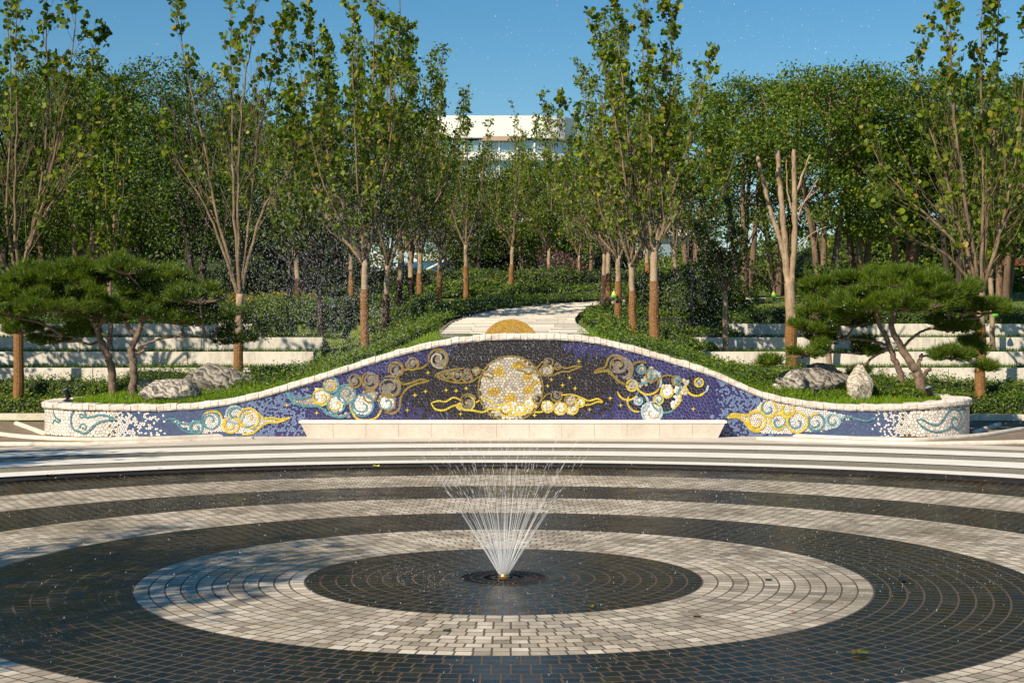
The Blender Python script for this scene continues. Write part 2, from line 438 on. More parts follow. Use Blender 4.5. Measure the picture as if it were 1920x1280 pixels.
# dark paving from the last ring out to the drain
rows = []
for q in (0, 0.5, 1.0):
    a = [(9.55 * sin(w), 9.55 * cos(w), 0.004) for w in np.linspace(-0.95, 0.95, 121)]
    b2 = curve_pts(cur[0], 0.004)
    rows.append([(p[0] * (1 - q) + s[0] * q, p[1] * (1 - q) + s[1] * q, 0.004) for p, s in zip(a, b2)])
sheet('dark_paving', rows, M['pebble_wet'])
band('road_drain_channel', 0, 1, M['black_metal'], 0.002).name = 'drain_floor'
for off in (0.02, -0.02):
    mb = MB()
    c = cur[0] if off > 0 else cur[1]
    mb.tube([(x, y, 0.012) for x, y, z in curve_pts((c[0], c[1], c[2] + off), 0)], [0.012] * 121, 6)
    tag(mb.build('drain_edge', M['iron']), kind='structure')
for i, (nm, mt) in enumerate([('white_paving', 'whitestone'), ('grey_paving', 'pebble'), ('white_paving', 'whitestone'), ('grey_paving', 'pebble'), ('white_paving', 'whitestone'), ('grey_paving', 'pebble'), ('cream_paving', 'cream')]):
    band(nm, i + 1, i + 2, M[mt], 0.016 if 'white' in nm else 0.006)
# cream slab apron at the foot of the wall
ap = [(x, y, 0.008) for x, y, z in curve_pts(cur[8], 0)]
sheet('apron_paving', [ap, [(p[0], max(15.3 if abs(p[0]) < 7 else p[1] + 0.01, p[1] + 0.01), 0.008) for p in ap]], M['cream'])

top_px = [(60, 757), (80, 756), (200, 758), (300, 758), (367, 755), (433, 746), (480, 736), (520, 725), (590, 704), (640, 688), (688, 673), (740, 657), (800, 642), (860, 631.5), (915, 626), (963, 624.5), (1040, 625), (1090, 628), (1140, 636), (1190, 649), (1240, 663), (1290, 678), (1340, 695), (1400, 722), (1430, 734), (1470, 744), (1520, 752), (1580, 757.5), (1640, 758), (1700, 757), (1780, 752), (1830, 749), (1860, 749)]
WD = 15.1 - CY
tx = np.array([ux(u, WD) for u, v in top_px]); tz = np.array([vz(v, WD) for u, v in top_px])
def cop_z(x): return float(np.interp(x, tx, tz))

# ------------------------------------------------------------------ terrain behind the wall
TIERS = [(33.5, 690), (35.0, 659.5), (36.5, 632.5), (38.0, 607)]      # depth and top line of each terrace wall
TZ = [vz(v, d) for d, v in TIERS]
def sstep(a, b, x):
    t = min(1, max(0, (x - a) / (b - a))); return t * t * (3 - 2 * t)
def side_h(d):
    if d < 33.7: return 0.52 + (TZ[0] - 0.31 - 0.52) * sstep(31.5, 33.3, d)
    for i in range(4):
        d0 = TIERS[i][0]
        if d < d0 + 0.2: break
        h = TZ[i] - 0.03
    if d > 38.2: h = TZ[3] - 0.03 + 0.062 * min(d - 38.2, 20) + 0.01 * max(d - 58.2, 0)
    return h
def cen_h(d):
    return 1.80 + 0.05 * (min(d, 62) - 30.0) + 0.008 * max(d - 62, 0)
def H(X, Y):
    d = Y - CY
    w = 1 - sstep(1.45, 4.2 + max(0, d - 38) * 0.25, abs(X - (0.0 if d < 36 else (d - 36) * 0.10)))
    if d > 46: w = max(w, sstep(46, 60, d) * (1 - sstep(8, 16, abs(X))))
    s = side_h(d)
    if abs(X) > 8.45 and d < 33.4:
        s = s * sstep(32.2, 33.3, d)
    z = cen_h(d) * w + s * (1 - w)
    if d < 37 and abs(X) < 6.5:
        z = max(z, (cop_z(X * 27.2 / d) - 0.10) if abs(X) < 5 else z)
    return z

ys = list(np.arange(17.5, 21.2, 0.25))
for d, v in TIERS: ys += [d - 12.076 + 0.12, d - 12.076 + 0.3]
ys += list(np.arange(21.2, 27, 0.3)) + list(np.arange(27, 60, 1.0)) + list(np.arange(60, 260, 10.0))
ys = sorted(set(round(float(y), 3) for y in ys))
xs = sorted(set([round(float(x), 3) for x in list(np.arange(-12, 12.01, 0.4)) + list(np.arange(-110, -12, 6)) + list(np.arange(12.4, 110, 6)) + [-8.5, -8.4, 8.4, 8.5]]))
rows = [[(x, y, H(x, y) + 0.02 * sin(x * 3.1 + y) * cos(y * 2.3)) for x in xs] for y in ys if y > 19.4]
sheet('terrain', rows, M['lawn'])

# ------------------------------------------------------------------ the wave wall
def catmull(P, n=10):
    out = []
    P = [Vector(p) for p in P]
    for i in range(len(P) - 1):
        p0, p1, p2, p3 = P[max(i - 1, 0)], P[i], P[i + 1], P[min(i + 2, len(P) - 1)]
        for k in range(n):
            t = k / n
            out.append(0.5 * ((2 * p1) + (p2 - p0) * t + (2 * p0 - 5 * p1 + 4 * p2 - p3) * t * t + (3 * p1 - p0 - 3 * p2 + p3) * t ** 3))
    out.append(P[-1])
    return out
plan_c = catmull([(-7.75, 18.9, 0), (-8.25, 18.0, 0), (-8.55, 17.0, 0), (-8.52, 16.1, 0), (-8.2, 15.5, 0), (-7.6, 15.18, 0), (-6.8, 15.1, 0), (-5, 15.1, 0), (0, 15.1, 0), (5, 15.1, 0), (6.8, 15.1, 0), (7.7, 15.2, 0), (8.25, 15.55, 0), (8.42, 16.1, 0), (8.3, 17.0, 0), (8.0, 17.9, 0), (7.6, 18.7, 0)], 12)
acc = [0]
for a, b_ in zip(plan_c, plan_c[1:]): acc.append(acc[-1] + (b_ - a).length)
s0 = float(np.interp(0, [p.x for p in plan_c][40:-40], acc[40:-40]))
sa = np.array(acc) - s0
px_, py_ = np.array([p.x for p in plan_c]), np.array([p.y for p in plan_c])
def plan(s):
    x, y = float(np.interp(s, sa, px_)), float(np.interp(s, sa, py_))
    x2, y2 = float(np.interp(s + 0.02, sa, px_)), float(np.interp(s + 0.02, sa, py_))
    x1, y1 = float(np.interp(s - 0.02, sa, px_)), float(np.interp(s - 0.02, sa, py_))
    t = Vector((x2 - x1, y2 - y1, 0)); t.normalize()
    return x, y, t.y, -t.x           # outward normal = towards the plaza
SMIN, SMAX = float(sa[0]), float(sa[-1])
def s_of_x(x):
    k = np.where((py_ < 15.9))[0]
    return float(np.interp(x, px_[k], sa[k]))
def top_of_s(s):
    return cop_z(plan(s)[0]) - 0.115 if abs(s) < 8.6 else cop_z(8.3 if s > 0 else -8.4) - 0.115

wall = thing('mosaic_wall', 'long wave shaped garden wall with blue and white cloud mosaic and rough pale stone coping', 'wall', (0, 15.1, 0))
WO = (0, 15.1, 0)
mb = MB()
ss = np.arange(SMIN, SMAX + 0.01, 0.1)
prev = None
for s in ss:
    x, y, nx, ny = plan(s); z = top_of_s(s)
    a = [(x, y, -0.05), (x, y, z), (x - nx * 0.26, y - ny * 0.26, z), (x - nx * 0.26, y - ny * 0.26, -0.05)]
    if prev:
        for i in range(4): mb.face([prev[i], a[i], a[(i + 1) % 4], prev[(i + 1) % 4]])
    else: mb.face(a)
    prev = a
mb.face(prev[::-1])
mb.build('wall_body', M['mortar'], wall, WO)

# coping of rough split stones
rng = random.Random(4)
mb = MB()
s = SMIN
while s < SMAX - 0.05:
    w = 0.118 + rng.uniform(-0.018, 0.02)
    s2 = min(s + w - 0.006, SMAX)
    z1, z2 = top_of_s(s), top_of_s(s2)
    out_, inn = 0.045 + rng.uniform(-0.008, 0.012), 0.30 + rng.uniform(-0.015, 0.015)
    hgt = 0.115 + rng.uniform(-0.008, 0.008)
    P = []
    for (q, z) in ((s, z1), (s2, z2)):
        x, y, nx, ny = plan(q)
        j = lambda: rng.uniform(-0.006, 0.006)
        for (o, h) in ((out_ - 0.012, 0.002), (out_ + 0.006, 0.03), (out_ + 0.004, hgt - 0.025), (out_ - 0.02, hgt), (-inn + 0.02, hgt), (-inn, hgt - 0.03), (-inn, 0.002)):
            P.append((x + nx * (o + j()), y + ny * (o + j()), z + h + (j() if h > 0.01 else 0)))
    b0 = len(mb.v); mb.v += P
    for i in range(7):
        k = (i + 1) % 7
        mb.f.append((b0 + i, b0 + 7 + i, b0 + 7 + k, b0 + k)); mb.c.append(None); mb.m.append(0)
    mb.f.append(tuple(b0 + i for i in range(7))); mb.c.append(None); mb.m.append(0)
    mb.f.append(tuple(b0 + 7 + i for i in reversed(range(7)))); mb.c.append(None); mb.m.append(0)
    s += w
mb.build('coping', M['coping'], wall, WO)

# ---- mosaic picture: everything in photo pixels on the wall plane, then laid on the wall
C_NAVY, C_INK, C_SLATE, C_SKY = (0.028, 0.026, 0.120), (0.016, 0.013, 0.016), (0.078, 0.112, 0.215), (0.165, 0.235, 0.40)
C_WHITE, C_BEIGE, C_GREY, C_TEAL = (0.80, 0.76, 0.69), (0.44, 0.39, 0.31), (0.23, 0.195, 0.15), (0.095, 0.25, 0.30)
C_YEL, C_GOLD, C_PALE = (0.62, 0.47, 0.045), (0.25, 0.175, 0.035), (0.34, 0.47, 0.52)
def Z2(x, y): return (520 + x / 4.266, 560 + y / 4.266)
def Z3(x, y): return (940 + x / 4.266, 560 + y / 4.266)
def Z6(x, y): return (60 + x / 3.5556, 730 + y / 3.5556)
def Z7(x, y): return (1340 + x / 3.692, 730 + y / 3.692)
def sz(u, v): return s_of_x(ux(u, WD)), vz(v, WD)
PXM = WD / F
fills = []      # (kind, data, colour)
ribs = []       # (points in px, width in m, colours)
def disc(c, r, col): fills.append(('d', (c[0], c[1], r), col))
def poly(pts, col): fills.append(('p', pts, col))
def smooth_px(pts, n=8):
    if len(pts) < 3: return pts
    return [(p.x, p.y) for p in catmull([(a, b, 0) for a, b in pts], n)]
def rib(pts, w, col, sm=True): ribs.append((smooth_px(pts) if sm else pts, w, col))
def arc(c, r0, r1, a0, a1, w, col, sq=1.0):
    n = max(8, int(abs(a1 - a0) / 12))
    pts = []
    for k in range(n + 1):
        t = k / n; a = radians(a0 + (a1 - a0) * t); r = r0 + (r1 - r0) * t
        pts.append((c[0] + r * cos(a), c[1] - r * sin(a) * sq))
    ribs.append((pts, w, col))
def swirl(c, r, fill, outer, inner, turn=1, start=90, w=0.034, full=340, dark=None):
    if fill is C_GREY:
        full = 265; disc((c[0] + r * 0.1, c[1] + r * 0.06), r * 0.9, fill)
        arc(c, r * 0.55, r * 0.5, start + 30, start + turn * 200, w * 1.3, C_INK)
    else: disc(c, r, fill)
    arc(c, r, r * (0.9 if fill is C_GREY else 1), start, start + turn * full, w, outer)
    arc(c, r * 0.98, r * 0.18, start + turn * full, start + turn * (full + 330), w * 0.8, inner)
    if dark: disc((c[0], c[1]), r * 0.2, dark)

# left big cloud
for (x, y, r, f, o, i, t, st) in [
    (1290, 480, 80, C_GREY, C_GOLD, C_BEIGE, -1, 200), (1080, 520, 52, C_GREY, C_GOLD, C_GREY, 1, 160),
    (950, 565, 62, C_GREY, C_GOLD, C_GREY, -1, 200), (620, 655, 55, C_GREY, C_GOLD, C_GREY, 1, 200),
    (430, 690, 62, C_BEIGE, C_TEAL, C_YEL, 1, 170), (745, 655, 70, C_GREY, C_GOLD, C_GREY, 1, 120),
    (900, 705, 88, C_GREY, C_GOLD, C_GREY, -1, 120), (740, 775, 52, C_BEIGE, C_GOLD, C_GREY, 1, 40),
    (550, 760, 74, C_BEIGE, C_TEAL, C_TEAL, -1, 220), (350, 785, 66, C_WHITE, C_YEL, C_YEL, 1, 190),
    (470, 840, 72, C_WHITE, C_TEAL, C_YEL, 1, 150), (875, 830, 66, C_WHITE, C_GOLD, C_TEAL, 1, 200),
    (680, 850, 88, C_WHITE, C_TEAL, C_TEAL, 1, 130)]:
    swirl(Z2(x, y), r / 4.266, f, o, i, t, st)
poly([Z2(*p) for p in [(70, 750), (160, 795), (290, 770), (330, 850), (400, 900), (500, 930), (590, 890), (560, 945), (430, 935), (350, 885), (240, 855), (140, 830)]], C_BEIGE)
rib([Z2(*p) for p in [(68, 748), (110, 775), (170, 798), (290, 768)]], 0.045, C_TEAL)
rib([Z2(*p) for p in [(68, 748), (130, 825), (220, 855), (330, 858), (390, 905), (460, 938), (530, 940), (590, 905)]], 0.045, C_TEAL)
rib([Z2(*p) for p in [(590, 800), (585, 870), (620, 940), (660, 965), (740, 968), (800, 940), (835, 880)]], 0.034, C_YEL)
rib([Z2(*p) for p in [(840, 885), (880, 910), (935, 912), (978, 870), (988, 790), (1040, 715), (1120, 678), (1216, 658)]], 0.036, C_GOLD)
rib([Z2(*p) for p in [(1216, 658), (1150, 643), (1080, 668), (1010, 682), (968, 650), (985, 590), (1050, 562), (1150, 555), (1205, 515)]], 0.036, C_GOLD)
# moon and the clouds crossing it
MOON = (957.5, 728.0)
moon_clouds_dark = []
for x, y, r, f, o in [(1300, 615, 22, C_GREY, C_GOLD), (1350, 608, 30, C_GREY, C_GOLD), (1385, 600, 32, C_GREY, C_GOLD), (1440, 615, 44, C_GREY, C_GOLD), (1520, 577, 26, C_GREY, C_GOLD), (1520, 628, 42, C_GREY, C_GOLD), (1592, 575, 28, C_BEIGE, C_GOLD)]:
    swirl(Z2(x, y), r / 4.266, f, o, C_GREY, 1, 150, 0.026)
rib([Z2(*p) for p in [(1258, 612), (1310, 585), (1370, 570), (1440, 560), (1500, 555)]], 0.03, C_GOLD)
rib([Z2(*p) for p in [(1258, 612), (1310, 640), (1400, 665), (1480, 672), (1560, 660), (1600, 630), (1660, 615), (1700, 632), (1730, 620), (1700, 590), (1650, 575), (1600, 550)]], 0.03, C_GOLD)
rib([Z2(*p) for p in [(1230, 832), (1290, 815), (1345, 822), (1410, 788), (1470, 812)]], 0.03, C_YEL)
rib([Z2(*p) for p in [(1230, 832), (1262, 880), (1330, 890), (1395, 860), (1440, 850), (1490, 885), (1560, 890), (1640, 905), (1700, 880), (1770, 885), (1820, 920), (1877, 932)]], 0.034, C_YEL)
swirl(Z2(1525, 825), 66 / 4.266, C_GREY, C_GOLD, C_YEL, 1, 20, 0.028)
swirl(Z2(1455, 858), 22 / 4.266, C_WHITE, C_YEL, C_YEL, 1, 20, 0.024)
rib([Z2(*p) for p in [(1590, 830), (1640, 800), (1700, 815), (1750, 850), (1800, 845), (1877, 830)]], 0.03, C_YEL)
poly([Z2(1770, 865), Z2(1820, 835), Z2(1877, 830), Z3(100, 835), Z3(200, 860), Z3(290, 800), Z3(300, 850), Z3(200, 915), Z3(120, 930), Z3(0, 930), Z2(1820, 915)], C_WHITE)
for x, y, r, f, o in [(285, 800, 38, C_GREY, C_GOLD), (225, 838, 46, C_WHITE, C_YEL), (150, 885, 44, C_WHITE, C_YEL), (40, 880, 44, C_WHITE, C_YEL), (440, 778, 46, C_GREY, C_GOLD), (550, 812, 44, C_BEIGE, C_GOLD), (630, 828, 36, C_WHITE, C_YEL), (370, 862, 46, C_WHITE, C_YEL), (565, 875, 48, C_WHITE, C_YEL), (470, 875, 50, C_WHITE, C_YEL), (375, 505, 38, C_GREY, C_GOLD), (448, 542, 26, C_GREY, C_GOLD), (365, 570, 48, C_BEIGE, C_GOLD)]:
    swirl(Z3(x, y), r / 4.266, f, o, f if o is C_GOLD else C_YEL, -1, 60, 0.028)
rib([Z3(*p) for p in [(200, 915), (250, 905), (310, 905), (345, 895)]], 0.03, C_YEL)
rib([Z3(*p) for p in [(0, 932), (80, 930), (150, 925), (200, 918)]], 0.03, C_YEL)
rib([Z3(*p) for p in [(480, 770), (560, 765), (640, 790), (700, 815), (770, 798), (812, 830), (770, 822), (710, 845), (655, 850)]], 0.03, C_YEL)
rib([Z3(*p) for p in [(330, 800), (360, 765), (400, 755)]], 0.028, C_GOLD)
rib([Z3(*p) for p in [(470, 540), (520, 555), (580, 540), (642, 540), (590, 560), (540, 580), (470, 585), (410, 615)]], 0.03, C_GOLD)
rib([Z3(*p) for p in [(110, 515), (150, 510), (190, 545), (230, 545), (260, 560), (290, 545), (330, 500)]], 0.03, C_GOLD)
rib([Z3(*p) for p in [(110, 560), (180, 580), (215, 600), (250, 580), (290, 600), (330, 595)]], 0.03, C_GOLD)
# right big cloud
poly([Z3(*p) for p in [(740, 590), (800, 555), (850, 560), (900, 600), (950, 660), (1000, 680), (960, 640), (1010, 590), (1020, 540), (990, 500), (1030, 560), (1045, 640), (1000, 690), (940, 660), (880, 600), (820, 580)]], C_GREY)
swirl(Z3(935, 525), 72 / 4.266, C_GREY, C_GREY, C_GOLD, -1, 120, 0.032)
rib([Z3(*p) for p in [(738, 590), (780, 560), (830, 545), (855, 480), (900, 450), (950, 470)]], 0.038, C_GOLD)
rib([Z3(*p) for p in [(738, 592), (800, 580), (850, 578), (900, 620), (945, 665), (1010, 688)]], 0.045, C_GOLD)
for c, r, a0, a1, cols, w in [((955, 565), 92, 100, -60, C_GREY, 0.05), ((1115, 590), 88, 190, 60, C_GOLD, 0.035), ((1120, 600), 78, 40, -150, C_TEAL, 0.035),
                          ((1012, 725), 84, 190, 330, C_YEL, 0.034), ((1012, 720), 84, 90, -40, C_TEAL, 0.034), ((1175, 660), 102, 60, -30, C_PALE, 0.04), ((1175, 665), 100, -30, -150, C_YEL, 0.036),
                          ((1330, 690), 80, 180, 60, C_GOLD, 0.034), ((1350, 700), 78, 60, -60, C_TEAL, 0.034), ((1310, 800), 110, 190, 320, C_TEAL, 0.034), ((1330, 780), 105, -70, 40, C_YEL, 0.036),
                          ((1090, 820), 82, 150, 280, C_YEL, 0.034), ((1100, 830), 74, 60, -80, C_PALE, 0.04), ((1560, 690), 86, 175, 320, C_YEL, 0.038), ((1560, 690), 92, 320, 360, C_PALE, 0.04)]:
    arc(Z3(*c), r / 4.266, r / 4.266, a0, a1, w, cols)
for c, r in [((1120, 590), 74), ((1012, 720), 78), ((1175, 665), 92), ((1340, 690), 74), ((1320, 800), 98), ((1095, 820), 74), ((1555, 690), 78)]:
    fills.append(('d', (*Z3(*c), r / 4.266), C_INK))
poly([Z3(*p) for p in [(1100, 720), (1170, 690), (1240, 650), (1270, 600), (1200, 550), (1160, 580), (1120, 650)]], C_BEIGE)
poly([Z3(*p) for p in [(1380, 700), (1440, 680), (1450, 780), (1400, 860), (1340, 880), (1380, 800)]], C_WHITE)
poly([Z3(*p) for p in [(1450, 650), (1500, 640), (1480, 720), (1520, 760), (1450, 760)]], C_BEIGE)
for c, r, f, o, i in [((1120, 565), 34, C_BEIGE, C_TEAL, C_GREY), ((1205, 610), 50, C_BEIGE, C_GOLD, C_TEAL), ((1045, 692), 44, C_BEIGE, C_YEL, C_BEIGE), ((1400, 650), 36, C_BEIGE, C_GOLD, C_TEAL),
                      ((1325, 742), 48, C_WHITE, C_YEL, C_WHITE), ((1255, 805), 38, C_WHITE, C_YEL, C_TEAL), ((1095, 815), 32, C_WHITE, C_PALE, C_TEAL), ((1580, 668), 34, C_BEIGE, C_YEL, C_TEAL), ((1205, 905), 82, C_WHITE, C_PALE, C_BEIGE)]:
    swirl(Z3(*c), r / 4.266, f, o, i, -1, 70, 0.032)
# left low clouds
poly([Z6(*p) for p in [(930, 195), (1000, 215), (1060, 230), (1130, 220), (1190, 150), (1270, 190), (1330, 130), (1440, 120), (1500, 160), (1560, 195), (1720, 188), (1600, 215), (1520, 240), (1460, 290), (1380, 290), (1290, 285), (1120, 290), (1050, 270), (990, 240)]], C_WHITE)
rib([Z6(*p) for p in [(888, 203), (920, 195), (960, 198), (1000, 225), (1060, 225), (1100, 215), (1140, 205)]], 0.036, C_TEAL)
rib([Z6(*p) for p in [(930, 205), (975, 235), (1010, 270), (1060, 288), (1130, 288)]], 0.03, C_TEAL)
for c, r, o, i, t, st in [((1095, 250), 42, C_TEAL, C_TEAL, 1, 130), ((1190, 205), 58, C_TEAL, C_TEAL, -1, 250), ((1325, 235), 52, C_YEL, C_YEL, 1, 100), ((1350, 165), 56, C_PALE, C_TEAL, 1, 30), ((1445, 190), 66, C_YEL, C_YEL, -1, 250)]:
    swirl(Z6(*c), r / 3.5556, C_WHITE, o, i, t, st, 0.036)
rib([Z6(*p) for p in [(1380, 200), (1400, 240), (1440, 250), (1480, 235)]], 0.036, C_TEAL)
rib([Z6(*p) for p in [(1500, 150), (1545, 190), (1600, 188), (1660, 198), (1720, 186)]], 0.04, C_YEL)
rib([Z6(*p) for p in [(1720, 188), (1640, 215), (1570, 220), (1520, 250), (1470, 290), (1400, 298)]], 0.04, C_YEL)
rib([Z6(*p) for p in [(1150, 160), (1190, 145), (1240, 150), (1270, 190)]], 0.034, C_YEL)
rib([Z6(*p) for p in [(555, 200), (510, 178), (450, 168), (400, 180), (345, 186)]], 0.036, C_TEAL)
rib([Z6(*p) for p in [(345, 186), (352, 160), (330, 135), (295, 132), (262, 150), (246, 190), (250, 240), (270, 270), (310, 282), (340, 292), (375, 275), (410, 240), (450, 215), (500, 205), (555, 200)]], 0.036, C_TEAL)
arc(Z6(322, 172), 22 / 3.5556, 4 / 3.5556, 20, -420, 0.03, C_TEAL)
arc(Z6(338, 252), 30 / 3.5556, 5 / 3.5556, 200, -230, 0.03, C_TEAL)
rib([Z6(*p) for p in [(93, 125), (108, 165), (125, 195), (168, 208), (140, 222), (112, 212), (95, 240)]], 0.034, C_TEAL)
# right low clouds
poly([Z7(*p) for p in [(90, 195), (150, 170), (230, 180), (280, 130), (340, 80), (420, 90), (520, 100), (600, 120), (760, 145), (860, 170), (960, 190), (1060, 215), (960, 205), (870, 205), (830, 260), (740, 290), (640, 290), (560, 305), (330, 300), (260, 285), (210, 220), (150, 190)]], C_WHITE)
rib([Z7(*p) for p in [(88, 195), (120, 170), (170, 172), (225, 178), (260, 150), (300, 150)]], 0.045, C_YEL)
rib([Z7(*p) for p in [(88, 197), (150, 188), (200, 215), (225, 250), (270, 285), (320, 290)]], 0.045, C_YEL)
for c, r, o, i, t, st in [((290, 215), 62, C_YEL, C_YEL, 1, 160), ((372, 130), 56, C_YEL, C_TEAL, 1, 130), ((438, 222), 54, C_YEL, C_TEAL, -1, 0), ((505, 142), 46, C_YEL, C_YEL, 1, 120), ((570, 225), 70, C_YEL, C_TEAL, 1, 120), ((700, 225), 58, C_TEAL, C_TEAL, 1, 130), ((820, 215), 48, C_PALE, C_TEAL, 1, 120)]:
    swirl(Z7(*c), r / 3.692, C_WHITE, o, i, t, st, 0.038)
rib([Z7(*p) for p in [(660, 190), (690, 168), (720, 165)]], 0.036, C_YEL)
rib([Z7(*p) for p in [(865, 205), (910, 190), (960, 195), (1020, 212), (1060, 215), (1115, 190)]], 0.036, C_TEAL)
rib([Z7(*p) for p in [(1395, 210), (1440, 208), (1490, 235), (1555, 245), (1600, 200), (1640, 150), (1690, 138), (1730, 165), (1735, 215), (1700, 270), (1668, 255)]], 0.034, C_TEAL)
rib([Z7(*p) for p in [(1395, 212), (1440, 255), (1500, 288), (1560, 295), (1620, 280), (1665, 255), (1655, 225), (1670, 198), (1695, 200), (1705, 225)]], 0.034, C_TEAL)
rib([Z7(*p) for p in [(1668, 262), (1710, 285), (1745, 275), (1762, 240)]], 0.034, C_TEAL)
rib([Z7(*p) for p in [(1732, 150), (1760, 138), (1785, 160)]], 0.034, C_TEAL)

rs = np.random.RandomState(11)
def in_poly(x, y, P):
    c = False; j = len(P) - 1
    for i in range(len(P)):
        if (P[i][1] > y) != (P[j][1] > y) and x < (P[j][0] - P[i][0]) * (y - P[i][1]) / (P[j][1] - P[i][1]) + P[i][0]: c = not c
        j = i
    return c
def base_col(u, v, tv):
    e = u + rs.normal() * 7
    m = min(e, 1915 - e)                     # the ends mirror one another
    left = e < 960
    if left:
        a, b_, c, d = 200, 310, 470, 575
    else:
        a, b_, c, d = 1915 - 1700, 1915 - 1640, 1915 - 1440, 1915 - 1345
    if m < a: return C_WHITE
    if m < b_:
        return C_WHITE if rs.rand() < 0.92 - 0.8 * (m - a) / (b_ - a) else C_SLATE
    if m < c - 10: return tuple(q * rs.uniform(0.93, 1.05) for q in C_SLATE)
    if m < d:
        return C_SKY if rs.rand() < 0.80 - 0.35 * (m - c) / (d - c) else C_NAVY
    if left and m < d + 70 and v > 790 and rs.rand() < .5: return C_SKY
    r = math.hypot((u - 955) / 225, (v - 690) / 105)
    inner = max(0, 1.25 - r)
    if v < tv + 24 + rs.normal() * 5: inner -= 0.9 * sstep(20, 190, abs(u - 957))
    if rs.rand() < min(1, inner * 3.0): return C_INK
    return C_NAVY
def pick(u, v, tv):
    col = None
    for kind, dta, c in fills:
        if kind == 'd':
            if (u - dta[0]) ** 2 + (v - dta[1]) ** 2 < dta[2] ** 2: col = c
        elif in_poly(u, v, dta): col = c
    return col if col is not None else base_col(u, v, tv)

def lay(mb, pts, off, col, shrink=None):
    P = []
    for s, z in pts:
        x, y, nx, ny = plan(s)
        P.append((x + nx * off, y + ny * off, z))
    mb.face(P, col)
def clip(P, mx, my, nx, ny):
    out_ = []; n = len(P)
    for i in range(n):
        a, b_ = P[i], P[(i + 1) % n]
        da = (a[0] - mx) * nx + (a[1] - my) * ny; db = (b_[0] - mx) * nx + (b_[1] - my) * ny
        if da <= 0: out_.append(a)
        if da * db < 0:
            t = da / (da - db); out_.append((a[0] + (b_[0] - a[0]) * t, a[1] + (b_[1] - a[1]) * t))
    return out_
def hexcells(s0_, s1_, z0, z1, a, jit, seed, keep=None):
    """broken tile pieces: cells round jittered seeds"""
    r_ = np.random.RandomState(seed)
    nj = int((z1 - z0) / (a * 0.866)) + 2; ni = int((s1_ - s0_) / a) + 2
    X = {}
    for j in range(-2, nj + 2):
        for i in range(-2, ni + 2):
            X[i, j] = (s0_ + i * a + (j % 2) * a / 2 + r_.uniform(-jit, jit) * a, z0 + j * a * 0.866 + r_.uniform(-jit, jit) * a)
    for j in range(nj):
        for i in range(ni):
            cs, cz = X[i, j]
            if keep and not keep(cs, cz): continue
            P = [(cs - a, cz - a), (cs + a, cz - a), (cs + a, cz + a), (cs - a, cz + a)]
            for dj in (-2, -1, 0, 1, 2):
                for di in (-2, -1, 0, 1, 2):
                    q = X.get((i + di, j + dj))
                    if q is None or (di == 0 and dj == 0): continue
                    nx, ny = q[0] - cs, q[1] - cz
                    if nx * nx + ny * ny > 4.5 * a * a: continue
                    P = clip(P, (q[0] + cs) / 2, (q[1] + cz) / 2, nx, ny)
                    if len(P) < 3: break
                if len(P) < 3: break
            if len(P) >= 3:
                mx = sum(p[0] for p in P) / len(P); my = sum(p[1] for p in P) / len(P)
                yield mx, my, P
grout = MB()
for s in np.arange(SMIN, SMAX, 0.06):
    s2 = min(s + 0.06, SMAX); z1, z2 = top_of_s(s), top_of_s(s2)
    u = 960 + plan(s)[0] / PXM
    m = min(u, 1915 - u)
    col = (0.16, 0.10, 0.05) if m < 225 else ((0.10, 0.13, 0.26) if m < 470 else ((0.10, 0.10, 0.22) if m < 575 else ((0.21, 0.20, 0.33) if abs(u - 955) > 200 else (0.12, 0.10, 0.11))))
    nz = 8
    for k in range(nz):
        za, zb = z1 * k / nz, z1 * (k + 1) / nz
        zc, zd = z2 * k / nz, z2 * (k + 1) / nz
        lay(grout, [(s, za), (s2, zc), (s2, zd), (s, zb)], 0.004, col)
grout.build('grout', M['glaze'], wall, WO)
tiles = MB(); moon = MB()
mc = sz(*MOON); MR = 60 * PXM
def zone_fine(cs):
    u = (plan(cs)[0] - CX) / PXM + 960
    return (205 < u < 575) or (1345 < u < 1705)
for a_, sd_, fine_ in ((0.066, 3, False), (0.040, 5, True)):
    for cs, cz, pts in hexcells(SMIN + 0.04, SMAX - 0.04, -0.03, 1.8, a_, 0.34, sd_, lambda s_, z_: zone_fine(s_) == fine_):
        tz_ = top_of_s(cs)
        if cz > tz_ - 0.008 or cz < 0.002: continue
        if math.hypot(cs - mc[0], cz - mc[1]) < MR - 0.02: continue
        x = plan(cs)[0]; u = (x - CX) / PXM + 960
        v = 607.3 + (CH - cz) / PXM; tv = 607.3 + (CH - tz_) / PXM
        col = pick(u, v, tv)
        k_ = 1 - 0.0075 / a_
        pts = [(cs + (a - cs) * k_, min(max(cz + (b_ - cz) * k_, 0.003), tz_ - 0.003)) for a, b_ in pts]
        lay(tiles, pts[::-1] if False else pts, 0.008 + rs.uniform(0, 0.002), col)
tiles.build('tiles', M['glaze'], wall, WO)
gold_spots = [(Z2(1765, 578), 11), (Z2(1735, 752), 11), (Z2(1850, 815), 10), (Z3(145, 528), 11), (Z3(205, 628), 9), (Z3(272, 676), 7), (Z3(222, 725), 10), (Z3(70, 805), 12), (Z3(0, 590), 7)]
moon_d = MB()
lay(moon_d, [(mc[0] + MR * cos(a), mc[1] + MR * sin(a)) for a in np.linspace(0, 2 * pi, 49)[:-1]], 0.010, (0.075, 0.055, 0.03))
